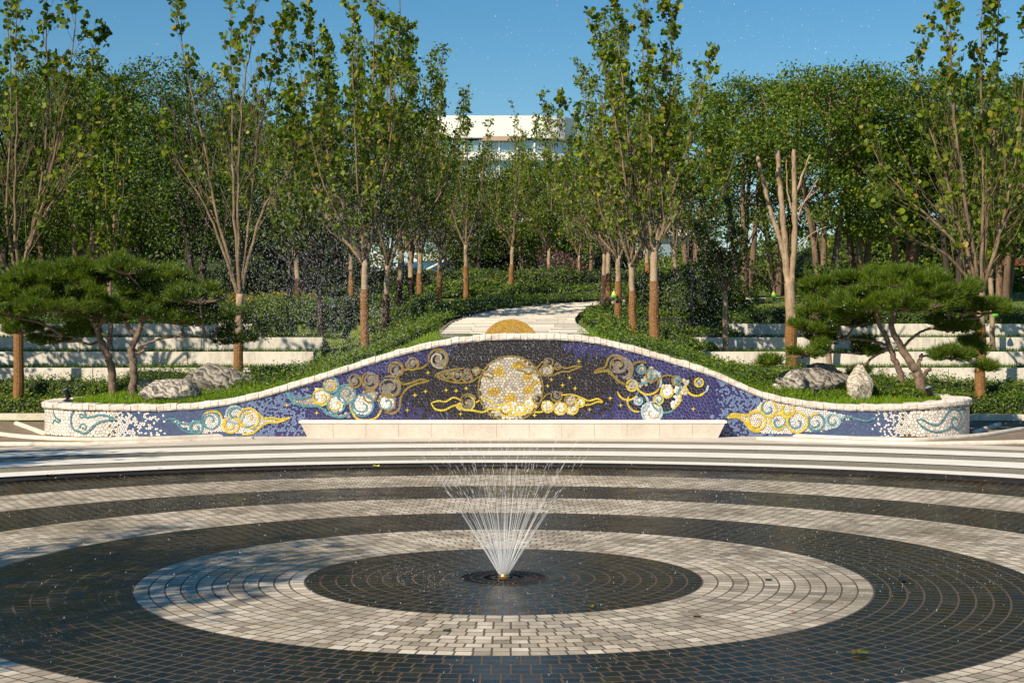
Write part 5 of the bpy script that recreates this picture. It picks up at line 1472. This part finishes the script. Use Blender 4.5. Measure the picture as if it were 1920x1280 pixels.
lst = [(pa, 1158, 37.8, 0.96, 2.0, 'third wrapped trunk right of the path, with a pale fork'), (pb, 748, 38.4, 1.0, 1.0, 'plane tree with lower trunk darkened for shade left of the path'),
       (pb, 772, 40.4, 0.98, 2.4, 'plane tree with half pale trunk, its lower half darkened for shade, left of the path'), (pa, 786, 43.0, 0.97, 3.5, 'plane tree with orange wrap just right of the shaded trunk'),
       (pc, 822, 46.2, 0.98, 0.7, 'slim plane tree with orange wrap left of the curve of the path'), (pc, 875, 50, 1.02, 4.4, 'plane tree with pale fork above the middle of the curve'),
       (pa, 1030, 60, 0.95, 5.2, 'far plane tree above the bend of the path'), (pa, 1140, 40.0, 0.95, 4.4, 'leafy plane tree squeezed behind the pale forked one'),
       (pb, 1131, 43.5, 0.9, 5.5, 'plane tree at the inner corner where the path bends away'), (pc, 1112, 68, 1.0, 1.4, 'most distant plane tree seen over the bend'),
       (pc, 838, 62, 0.9, 2.9, 'thin far plane tree between two wrapped trunks'), (pc, 1085, 58, 0.8, 5.0, 'far plane tree just left of the bend'),
       (pa, 660, 44, 1.0, 0.3, 'plane tree with hidden trunk behind the orange wrapped one'), (pa, 1265, 47, 1.02, 1.3, 'plane tree rising behind the tall dense bushes'),
       (pb, 560, 43, 0.98, 3.3, 'plane tree behind the yellow bed'), (pc, 1215, 56, 1.05, 2.2, 'far plane tree behind the nearest right wrapped trunk')]
for pr, u, d, sc, rz, lab in lst:
    copy_thing(pr, base_at(u, d), rz, sc, lab, RC)

# trees among the terraces
def leafy(label, u, d, seed, fork, top, wid, leafmat='leaf_dark', bark='bark', r0=0.07, ntw=30, lpt=15, leaf=0.09, wrap=0, n=6, grp=None):
    return plane_tree(label, base_at(u, d), rand_leaders(seed, n, fork, top, wid), r0, fork, wrap, seed, ntw=ntw, twl=0.8, lpt=lpt, leaf=leaf, mat=leafmat, shape='quad', spread=0.6, start=0.05, sub=3, bark=bark, group=grp, name='small_tree')
leafy('small dark leaved tree with bare brown trunk on the right terraces', 1361, 36.0, 41, 1.5, 3.6, 1.1)
leafy('small tree behind the right pine, pale trunk on the third terrace', 1555, 34.7, 42, 1.15, 2.3, 0.9)
leafy('slim tree with pale trunk behind the big right plane tree', 1862, 36.0, 43, 1.9, 6.0, 1.5, 'leaf_row', leaf=0.12, ntw=18)
leafy('pale trunked tree with a red tag behind the left pine', 207, 35.6, 44, 2.0, 6.5, 1.5, 'leaf_row', leaf=0.12, ntw=14)
leafy('thin open shrub like tree on the right lawn', 1452, 50, 45, 0.6, 3.0, 1.4, 'leaf_row', r0=0.05, ntw=12, lpt=2, leaf=0.1)
leafy('dark trunked tree on the slope left of the orange wrapped trunk', 541, 40, 46, 1.6, 6.0, 1.6, 'leaf_locust', bark='bark_dark', leaf=0.1, ntw=20)

# background locust woods
la = big_tree_mesh(51, 8.3, 2.3, 2.2, 15500, 0.115, 'leaf_locust', 'bark_red', 4, 44, 'multi stemmed locust tree with reddish stems right of the pruned tree', loc=base_at(1545, 50), r0=0.24, group='locust trees')
lb = big_tree_mesh(52, 8.6, 2.2, 1.9, 15500, 0.115, 'leaf_locust', 'bark_red', 3, 48, 'tall locust tree with three stems behind the right pine', loc=base_at(1618, 51), r0=0.22, group='locust trees')
ld = big_tree_mesh(54, 8.0, 2.4, 1.4, 15000, 0.12, 'leaf_row', 'bark_red', 2, 64, 'yellow green broadleaf tree behind the leftmost plane tree', name='broadleaf_tree', loc=base_at(95, 51), r0=0.2, group='broadleaf trees')
lc = big_tree_mesh(53, 8.4, 2.5, 1.2, 17000, 0.115, 'leaf_dark', 'bark_dark', 3, 56, 'dark locust tree behind the left pines', loc=base_at(270, 49), r0=0.22, group='locust trees')
for pr, u, d, sc, rz, lab in [
    (la, 1395, 53, 0.98, 1.0, 'locust tree left of the pruned tree'), (lb, 1460, 55, 1.02, 2.0, 'locust tree directly behind the pruned tree'), (la, 1700, 52, 0.98, 3.0, 'locust tree between the right pine and the big plane tree'),
    (lc, 1790, 51, 0.96, 0.5, 'dark locust tree behind the big plane tree limbs'), (lb, 1880, 50, 0.95, 4.0, 'locust tree at the right edge of the view'), (lc, 1975, 48, 0.95, 2.5, 'dark locust tree cut by the right border'),
    (lc, -30, 47, 0.95, 3.1, 'dark locust tree cut by the left border'), (la, 165, 48, 0.92, 5.0, 'locust tree rising left of the pines'),
    (lc, 365, 47, 0.9, 4.1, 'dark locust tree with black stems behind the right half of the left pines'), (ld, 455, 54, 0.9, 0.2, 'locust tree behind the slender plane tree'), (la, 560, 52, 0.78, 2.2, 'smaller locust tree behind the yellow bed'),
    (lc, 640, 60, 0.9, 1.2, 'dark far tree left of the white building'), (ld, 760, 62, 0.92, 5.2, 'dark far tree in front of the left end of the white building'), (ld, 985, 72, 0.86, 0.4, 'dark low far tree below the white building'),
    (lc, 890, 72, 0.84, 4.7, 'low far tree below the white roof edge'), (ld, 1105, 66, 0.86, 3.6, 'dark far tree right of the white building'), (ld, 1190, 62, 0.9, 2.9, 'far tree behind the tall right plane tree'), (lb, 1300, 60, 0.98, 0.9, 'far tree left of the locust group'),
    (lc, 845, 74, 0.84, 1.9, 'dark low far tree left of the gap below the white roof'), (lc, 935, 76, 0.88, 2.7, 'dark low far tree under the middle of the white roof'), (lc, 1035, 75, 0.82, 4.3, 'dark low far tree under the rounded corner of the white roof'), (lc, 10, 60, 1.1, 2.0, 'far dark tree at the left edge'), (lc, 210, 60, 1.08, 0.9, 'far dark tree filling the gap between the left trees'), (lc, 420, 64, 1.02, 5.6, 'far dark tree behind the slender plane tree'), (lc, 1660, 64, 1.12, 4.9, 'far dark tree behind the right locusts'), (lc, 1850, 62, 1.12, 1.7, 'far dark tree behind the right plane tree')]:
    copy_thing(pr, base_at(u, d), rz, sc, lab, 'locust trees')

# trees standing outside the frame on the left, whose shade falls across the plaza
big_tree_mesh(61, 8.6, 2.3, 2.6, 9000, 0.16, 'leaf_row', 'bark', 1, 60, 'tree beside the plaza left of the camera shading the paving', name='shade_tree', loc=(-9.2, -6.8, -0.05), r0=0.14)
big_tree_mesh(62, 8.0, 2.2, 2.6, 9000, 0.16, 'leaf_row', 'bark', 1, 60, 'tree beside the plaza at its left rim shading the white bands', name='shade_tree', loc=(-13.6, 4.2, -0.05), r0=0.14)
big_tree_mesh(63, 8.4, 2.3, 2.4, 9000, 0.16, 'leaf_row', 'bark', 1, 60, 'tree outside the left border shading the left terrace walls', name='shade_tree', loc=(-14.0, 20.1, -0.05), r0=0.14)

# ------------------------------------------------------------------ small hanging things
def bag(label, u, v, d, s=1.0, grp='insect bags on the trees'):
    c = at(u, v, d)
    root = thing('hanging_bag', label, 'bag', c, grp)
    rg_ = random.Random(int(u))
    m1 = MB(); w, h = 0.085 * s, 0.17 * s
    ring = []
    for k, (f, ww, dd) in enumerate([(0, 0.9, 0.25), (0.12, 1.0, 0.42), (0.4, 0.9, 0.36), (0.75, 0.5, 0.2), (1.0, 0.18, 0.1)]):
        ring.append([(w * ww * cos(a) * 0.8 + rg_.uniform(-.004, .004), w * dd * sin(a), -h * 0.5 + h * f) for a in np.linspace(0, 2 * pi, 13)[:-1]])
    for k in range(4):
        for i in range(12): m1.face([ring[k][i], ring[k][(i + 1) % 12], ring[k + 1][(i + 1) % 12], ring[k + 1][i]], None, 0 if k < 2 else 1)
    m1.face(ring[0][::-1]); m1.face(ring[4], None, 1)
    m1.build('bag_body', [M['bag_green'], M['bag_yellow']], root)
    m2 = MB(); m2.tube([(0, 0, h * 0.48), (0.005, 0.01, h * 0.8)], [0.004, 0.003], 5); m2.build('string', M['white_plain'], root)
bag('green and yellow bag tied to the rope wrap of the pruned tree', 1490, 602, 34.3, 1.15)
bag('green bag on the trunk second right of the path', 1151, 552, 37.6, 1.0)
bag('green bag on the slim pale trunk near the right edge', 1866, 586, 35.8, 1.1)
bag('small green bag in the open shrub on the right lawn', 1450, 551, 49.8, 1.3)
bag('tiny green bag on the locust stems behind the right pine', 1584, 516, 49.5, 1.2)
bag('green tab on the pale trunk behind the left pine', 196, 628, 35.4, 0.8)
def plate(name, label, cat, u, v, d, w, h, mat):
    c = at(u, v, d); m_ = MB(); m_.box(-w / 2, w / 2, -0.006, 0.006, -h / 2, h / 2)
    o = m_.build(name, mat); o.location = c
    bv = o.modifiers.new('bevel', 'BEVEL'); bv.width = 0.003; bv.segments = 2
    return tag(o, label, cat)
plate('trunk_tag', 'brown wooden tag fixed to the rope wrap of the big right plane tree', 'tag', 1835, 648, 32.05, 0.06, 0.2, M['tag_brown'])
plate('trunk_tag', 'small red tag on the pale trunk behind the left pine', 'tag', 204, 633, 35.48, 0.08, 0.07, M['red_tag'])
# slim lamp post
x, y = ux(1297, 38.3), 38.3 + CY
lp = thing('lamp_post', 'slim black lamp post in front of the dark bushes on the right', 'lamp post', (x, y, gh(x, y)))
m_ = MB(); m_.tube([(0, 0, -0.1), (0, 0, 0.05), (0, 0, 0.06), (0, 0, 1.25)], [0.06, 0.06, 0.035, 0.035], 12); m_.build('post', M['black_metal'], lp)
m_ = MB(); m_.tube([(0, 0, 1.25), (0, 0, 1.27), (0, 0, 1.40), (0, 0, 1.43)], [0.05, 0.06, 0.06, 0.045], 12); m_.build('lamp_head', M['black_metal'], lp)

# ------------------------------------------------------------------ buildings behind the trees
def rrect(x0, x1, y0, y1, r, n=6):
    out = []
    for (cx_, cy_, a0) in ((x1 - r, y0 + r, -90), (x1 - r, y1 - r, 0), (x0 + r, y1 - r, 90), (x0 + r, y0 + r, 180)):
        for k in range(n + 1): a = radians(a0 + 90 * k / n); out.append((cx_ + r * cos(a), cy_ + r * sin(a)))
    return out
def slab(mb, ring, z0, z1):
    n = len(ring)
    for k in range(n): mb.face([(*ring[k], z0), (*ring[(k + 1) % n], z0), (*ring[(k + 1) % n], z1), (*ring[k], z1)])
    mb.face([(*p, z1) for p in ring]); mb.face([(*p, z0) for p in ring[::-1]])
d = 130; Y0 = d + CY
bld = thing('office_building', 'white modern building with a rounded corner and glass bands behind the trees', 'building', (ux(860, d), Y0, 0))
bo = (ux(860, d), Y0, 0)
xa, xb = ux(770, d), ux(1080, d)
outer = rrect(xa, xb, Y0, Y0 + 26, 3.2); inner = rrect(xa + 0.6, xb - 0.6, Y0 + 0.6, Y0 + 25.4, 2.8)
z = lambda v: vz(v, d)
mb = MB(); slab(mb, outer, z(258), z(217)); slab(mb, outer, z(300), z(286))
zz = z(300) - 1.2
while zz > 3: slab(mb, outer, zz - 0.7, zz); zz -= 3.3
mb.build('white_bands', M['white_panel'], bld, bo)
mb = MB(); slab(mb, inner, 0, z(262)); mb.build('glass_wall', M['glass'], bld, bo)
mb = MB(); mb.box(ux(905, d), ux(985, d), Y0 - 0.12, Y0 - 0.003, z(264), z(255.5)); mb.build('tan_soffit', M['tan_panel'], bld, bo)
mb = MB()
x = xa + 3
while x < xb - 3: mb.box(x - 0.06, x + 0.06, Y0 + 0.42, Y0 + 0.597, 3, z(260)); x += 1.5
mb.build('mullions', M['white_panel'], bld, bo)
d = 105; Y0 = d + CY
bl2 = thing('side_building', 'lower white building with balcony bands glimpsed through the right trees', 'building', (ux(1280, d), Y0, 0)); bo = (ux(1280, d), Y0, 0)
z = lambda v: vz(v, d)
outer = rrect(ux(1200, d), ux(1335, d), Y0, Y0 + 12, 1.0); inner = rrect(ux(1205, d), ux(1330, d), Y0 + 0.6, Y0 + 11.4, .8)
mb = MB()
for va, vb in ((360, 345), (441, 430), (500, 488)): slab(mb, outer, z(va), z(vb))
mb.build('white_bands', M['white_panel'], bl2, bo)
mb = MB(); slab(mb, inner, 0, z(358)); mb.build('glass_wall', M['glass'], bl2, bo)
d = 74; Y0 = d + CY
bl3 = thing('playground_shelter', 'blue panelled shelter with white sloping roof beams behind the left row of trunks', 'shelter', (ux(760, d), Y0, 2.5)); bo = (ux(760, d), Y0, 2.5)
z = lambda v: vz(v, d)
mb = MB(); mb.box(ux(655, d), ux(860, d), Y0, Y0 + 3, 1.5, z(492)); mb.build('blue_wall', M['blue_panel'], bl3, bo)
mb = MB()
for (u0, v0, u1, v1, w) in ((690, 535, 760, 488, 0.16), (752, 530, 850, 480, 0.1)):
    mb.tube([at(u0, v0, d - 0.25), at(u1, v1, d - 0.25)], [w * 0.5, w * 0.5], 6)
mb.face([at(690, 515, d - 0.4), at(715, 515, d - 0.4), at(730, 480, d - 0.2), at(700, 470, d - 0.2)][::1])
mb.face([at(690, 515, d - 0.3), at(715, 515, d - 0.3), at(730, 480, d - 0.1), at(700, 470, d - 0.1)][::-1])
mb.build('roof_beams', M['white_panel'], bl3, bo)
d = 60; Y0 = d + CY
pv = thing('pavilion', 'small pavilion with dark red tiled roof at the right edge', 'pavilion', (ux(1930, d), Y0, 2.5)); bo = (ux(1930, d), Y0, 2.5)
z = lambda v: vz(v, d)
x0, x1 = ux(1868, d), ux(1990, d); xm = (x0 + x1) / 2
mb = MB()
A = [(x0, Y0, z(498)), (x1, Y0, z(498)), (x1, Y0 + 3, z(498)), (x0, Y0 + 3, z(498))]; R1, R2 = (x0 + .8, Y0 + 1.5, z(480)), (x1 - .8, Y0 + 1.5, z(480))
mb.face([A[0], A[1], R2, R1]); mb.face([A[2], A[3], R1, R2]); mb.face([A[3], A[0], R1]); mb.face([A[1], A[2], R2]); mb.face(A[::-1])
mb.build('roof', M['red_roof'], pv, bo)
for (xx, yy) in ((x0 + .3, Y0 + .3), (x1 - .3, Y0 + .3), (x0 + .3, Y0 + 2.7), (x1 - .3, Y0 + 2.7)):
    m_ = MB(); m_.tube([(xx, yy, 2.9), (xx, yy, z(499))], [0.09, 0.09], 8); m_.build('post', M['red_roof'], pv, bo)

# ------------------------------------------------------------------ the fountain
ft = thing('fountain', 'floor fountain with bronze nozzle and iron grate in the centre of the rings', 'fountain', (0, 0, 0))
mb = MB()
slab(mb, [(0.352 * cos(a), 0.352 * sin(a)) for a in np.linspace(0, 2 * pi, 65)[:-1]], -0.06, -0.03)
mb.build('sump', M['iron'], ft)
mb = MB()
for (ra, rb) in ((0.335, 0.354), (0.255, 0.27), (0.17, 0.185), (0.075, 0.10)):
    n = 64
    for k in range(n):
        a0, a1 = 2 * pi * k / n, 2 * pi * (k + 1) / n
        q = [(ra * cos(a0), ra * sin(a0)), (rb * cos(a0), rb * sin(a0)), (rb * cos(a1), rb * sin(a1)), (ra * cos(a1), ra * sin(a1))]
        mb.face([(*p, 0.004) for p in q]); mb.face([(q[0][0], q[0][1], -0.03), (q[0][0], q[0][1], 0.004), (q[3][0], q[3][1], 0.004), (q[3][0], q[3][1], -0.03)]); mb.face([(q[1][0], q[1][1], -0.03), (q[2][0], q[2][1], -0.03), (q[2][0], q[2][1], 0.004), (q[1][0], q[1][1], 0.004)])
for k in range(48):
    a = 2 * pi * k / 48; c, s = cos(a), sin(a); w = 0.006
    sk = 0.35 if k % 2 else -0.35
    p0, p1 = Vector((0.09 * c, 0.09 * s, 0)), Vector((0.34 * cos(a + sk * 0.4), 0.34 * sin(a + sk * 0.4), 0))
    n_ = Vector((-(p1 - p0).y, (p1 - p0).x, 0)).normalized() * w
    q = [p0 - n_, p1 - n_, p1 + n_, p0 + n_]
    mb.face([(p.x, p.y, 0.0025) for p in q]); mb.face([(q[0].x, q[0].y, -0.03), (q[1].x, q[1].y, -0.03), (q[1].x, q[1].y, 0.0025), (q[0].x, q[0].y, 0.0025)])
mb.build('grate', M['iron'], ft)
mb = MB(); mb.tube([(0, 0, -0.04), (0, 0, 0.012), (0, 0, 0.02), (0, 0, 0.032)], [0.05, 0.05, 0.042, 0.036], 20); mb.build('nozzle', M['bronze'], ft, smooth=False)

# water: thin jets from the nozzle, each leaning its own way, breaking up as they climb
rw = random.Random(5)
jets = []
for ring_, nj, th in ((0, 5, 5), (1, 12, 12), (2, 18, 19), (3, 24, 25), (4, 32, 30.5)):
    for k in range(nj):
        a = 2 * pi * (k + rw.uniform(-0.2, 0.2)) / nj; t = radians(th + rw.uniform(-1.5, 1.5))
        jets.append((Vector((sin(t) * cos(a), sin(t) * sin(a), cos(t))), Vector((cos(a), sin(a), 0)) * (0.006 + 0.008 * ring_)))
V0 = 9.2
def jp(dr, o, t):
    k = 0.12                      # a little air drag
    f = (1 - math.exp(-k * t)) / k
    return Vector((o.x + dr.x * V0 * f - 0.10 * t * t, o.y + dr.y * V0 * f, 0.03 + (dr.z * V0) * f - 4.9 * t * t * (1 - 0.04 * t)))
mb = MB()
for dr, o in jets:
    t_end = rw.uniform(0.05, 0.085)
    ts = np.linspace(0, t_end, 7)
    mb.tube([jp(dr, o, t) for t in ts], [0.0028, 0.0028, 0.0025, 0.0022, 0.0018, 0.0014, 0.0008], 5, cap=False)
    t = t_end
    while t < 0.17:
        l = rw.uniform(0.002, 0.009) * (1.0 - t * 1.5); p0, p1 = jp(dr, o, t), jp(dr, o, t + l)
        j = Vector((rw.gauss(0, 1), rw.gauss(0, 1), 0)) * 0.035 * t
        if rw.random() < 1.0 - 5.6 * t: mb.tube([p0 + j, (p0 + p1) / 2 + j, p1 + j], [0.0006, 0.0019, 0.0006], 4, cap=False)
        t += rw.uniform(0.001, 0.0065)
tag(mb.build('water_jets', M['jet']), 'fan of fine white water jets rising from the nozzle', 'water', kind='stuff')

# drops in the air along the same arcs, and small splashes on the paving
rd = np.random.RandomState(9)
OCT = np.array([(1, 0, 0), (0, 1, 0), (-1, 0, 0), (0, -1, 0), (0, 0, 1), (0, 0, -1)], float)
OF = [(0, 1, 4), (1, 2, 4), (2, 3, 4), (3, 0, 4), (1, 0, 5), (2, 1, 5), (3, 2, 5), (0, 3, 5)]
def drops(name, P, R_, S_, D_=None):
    P = np.asarray(P, float); n = len(P)
    V = np.repeat(OCT[None], n, 0) * np.asarray(R_)[:, None, None]
    if D_ is None: V[:, :, 2] *= np.asarray(S_)[:, None]
    else:
        along = (OCT[:, 2])[None, :, None] * np.asarray(D_)[:, None, :] * (np.asarray(R_) * np.asarray(S_))[:, None, None]
        V[:, :, 2] = 0; V = V + along
    V = V + P[:, None, :]
    me_ = bpy.data.meshes.new(name)
    me_.vertices.add(n * 6); me_.vertices.foreach_set('co', V.astype(np.float32).ravel())
    f = (np.array(OF)[None] + (np.arange(n) * 6)[:, None, None]).reshape(-1)
    me_.loops.add(len(f)); me_.loops.foreach_set('vertex_index', f.astype(np.int32))
    me_.polygons.add(len(f) // 3); me_.polygons.foreach_set('loop_start', np.arange(0, len(f), 3, dtype=np.int32)); me_.polygons.foreach_set('loop_total', np.full(len(f) // 3, 3, dtype=np.int32))
    me_.update(calc_edges=True)
    me_.polygons.foreach_set('use_smooth', np.ones(len(f) // 3, dtype=bool))
    return link_mesh(name, me_, M['drop'])
P, R_, S_, D_ = [], [], [], []
for _ in range(30000):
    dr, o = jets[rd.randint(len(jets))]
    dr = (dr + Vector(rd.normal(0, 0.045, 3))).normalized()
    t = 0.16 + rd.rand() ** 0.9 * 1.75
    sp = rd.uniform(0.80, 1.03)
    k = 0.16 + rd.rand() * 0.30; f = (1 - math.exp(-k * t)) / k
    wx = -0.22 * t * t * rd.uniform(0.3, 1.6)
    x = o.x + dr.x * V0 * sp * f + wx; y = o.y + dr.y * V0 * sp * f + 0.08 * t * t
    zv = dr.z * V0 * sp
    z = 0.03 + zv * f - 4.9 * t * t * (1 - 0.05 * t)
    if z < 0.02 or y < -7.5: continue
    vel = Vector((dr.x * V0 * math.exp(-k * t) - 0.4 * t, dr.y * V0 * math.exp(-k * t), zv * math.exp(-k * t) - 9.8 * t))
    P.append((x, y, z)); rr = 0.0009 + 0.0013 * rd.rand() ** 2.5; R_.append(rr)
    S_.append(1 + vel.length * rd.uniform(0.15, 0.45)); D_.append(tuple(vel.normalized()))
for (cu, cv, su, sv, n) in ((560, 520, 105, 95, 6500), (690, 420, 120, 90, 3600), (1230, 470, 120, 90, 3000), (640, 610, 60, 50, 2600), (350, 400, 200, 130, 2500), (960, 660, 140, 30, 1200)):
    for _ in range(n):
        dd = rd.uniform(9.5, 14.5); p = at(rd.normal(cu, su), rd.normal(cv, sv), dd)
        if p.z < 0.05: continue
        P.append(tuple(p)); R_.append(0.0008 + 0.0011 * rd.rand() ** 2); S_.append(1 + rd.uniform(0.5, 3.0)); a = rd.normal(0, 0.25, 2)
        D_.append(tuple(Vector((a[0] - 0.15, a[1], -1)).normalized()))
for (cu, cv, su, sv, n) in ((1500, 90, 170, 70, 420), (900, 120, 160, 90, 260), (1150, 60, 300, 60, 160), (300, 80, 200, 80, 120), (960, 400, 600, 250, 500)):
    for _ in range(n):
        dd = rd.uniform(8.0, 13.0); p = at(rd.normal(cu, su), rd.normal(cv, sv), dd)
        P.append(tuple(p)); R_.append(0.0013 + 0.0022 * rd.rand() ** 3); S_.append(1 + rd.uniform(0.0, 1.2)); a = rd.normal(0, 0.4, 2)
        D_.append(tuple(Vector((a[0], a[1], -1)).normalized()))
tag(drops('water_spray', P, R_, S_, D_), 'white water droplets of the fountain hanging in the air', 'water', kind='stuff')
P, R_, S_ = [], [], []
for (cu, cv, su, sv, n) in ((420, 945, 170, 10, 900), (150, 965, 120, 14, 400), (1250, 945, 150, 9, 500), (1620, 1060, 260, 30, 900), (1500, 985, 120, 22, 350), (560, 930, 130, 7, 350), (760, 1075, 50, 12, 260), (830, 1100, 40, 12, 120), (960, 1180, 620, 60, 260), (1850, 960, 60, 20, 160), (60, 1205, 60, 10, 120)):
    for _ in range(n):
        u, v = rd.normal(cu, su), rd.normal(cv, sv)
        if v < 885 or v > 1290: continue
        p = at(u, v, gd(v)); p.z = 0.004 + abs(rd.normal(0, 0.02))
        P.append(tuple(p)); R_.append(0.0009 + 0.0017 * rd.rand() ** 2); S_.append(rd.uniform(0.8, 3.0))
tag(drops('water_splash', P, R_, S_), 'small white splashes of falling drops on the wet paving', 'water', kind='stuff')

# ------------------------------------------------------------------ fallen leaves and small things on the paving
def fallen(label, u, v, s, mat, seed):
    rg_ = random.Random(seed); p = at(u, v, gd(v))
    S = SH['maple']; m_ = MB(); a = rg_.uniform(0, 6.28)
    c = (0, 0, 0.012 * s / 0.1)
    ring = [((x * cos(a) - (y - .5) * sin(a)) * s, (x * sin(a) + (y - .5) * cos(a)) * s, 0.006 + rg_.uniform(0, 0.35) * s * (abs(x) + 0.2)) for x, y in S]
    for i in range(len(ring)): m_.face([c, ring[i], ring[(i + 1) % len(ring)]])
    o = m_.build('fallen_leaf', mat); o.location = (p.x, p.y, 0.003 + (0.014 if v < 868 else 0.004))
    return tag(o, label, 'leaf', 'fallen leaves on the paving')
fallen('curled pale leaf on the dark ring at the lower right', 1612, 1228, 0.11, M['leaf_autumn'], 1)
fallen('yellow leaf lying on the drain ring left of the centre', 706, 875, 0.10, M['bag_yellow'], 2)
fallen('brown leaf at the left rim of the drain', 90, 893, 0.12, M['tag_brown'], 3)
fallen('small brown leaf on the inner dark disc behind left of the nozzle', 722, 1061, 0.06, M['leaf_autumn'], 4)
fallen('orange leaf on the inner dark disc at its lower right edge', 1108, 1140, 0.055, M['leaf_autumn'], 5)
fallen('tiny brown leaf on the light ring right of the centre', 1488, 1149, 0.04, M['tag_brown'], 6)
fallen('orange leaf at the left of the white bands', 298, 880, 0.07, M['leaf_autumn'], 7)
p = at(1693, 1089, gd(1089))
me_ = bpy.data.meshes.new('dark_pebble'); b2 = bmesh.new(); bmesh.ops.create_icosphere(b2, subdivisions=3, radius=0.03)
for q in b2.verts: q.co *= 1 + 0.4 * mn.noise(q.co * 40); q.co.z *= 0.5
b2.to_mesh(me_); b2.free()
tag(link_mesh('dark_pebble', me_, M['black_metal'], None, (p.x, p.y, 0.012)), 'small black lump lying on the dark ring at the right', 'pebble')
for k, (u, v, lab) in enumerate([(838, 1182, 'below left of the nozzle'), (1308, 1156, 'right of the inner disc'), (1442, 1087, 'on the light ring at the far right')]):
    p = at(u, v, gd(v)); m_ = MB()
    slab(m_, [(0.028 * cos(a), 0.028 * sin(a)) for a in np.linspace(0, 2 * pi, 21)[:-1]], 0.0, 0.006)
    o = m_.build('paving_stud', M['iron']); o.location = (p.x, p.y, 0.001)
    tag(o, f'small round metal stud in the light ring {lab}', 'stud', 'metal studs in the paving')
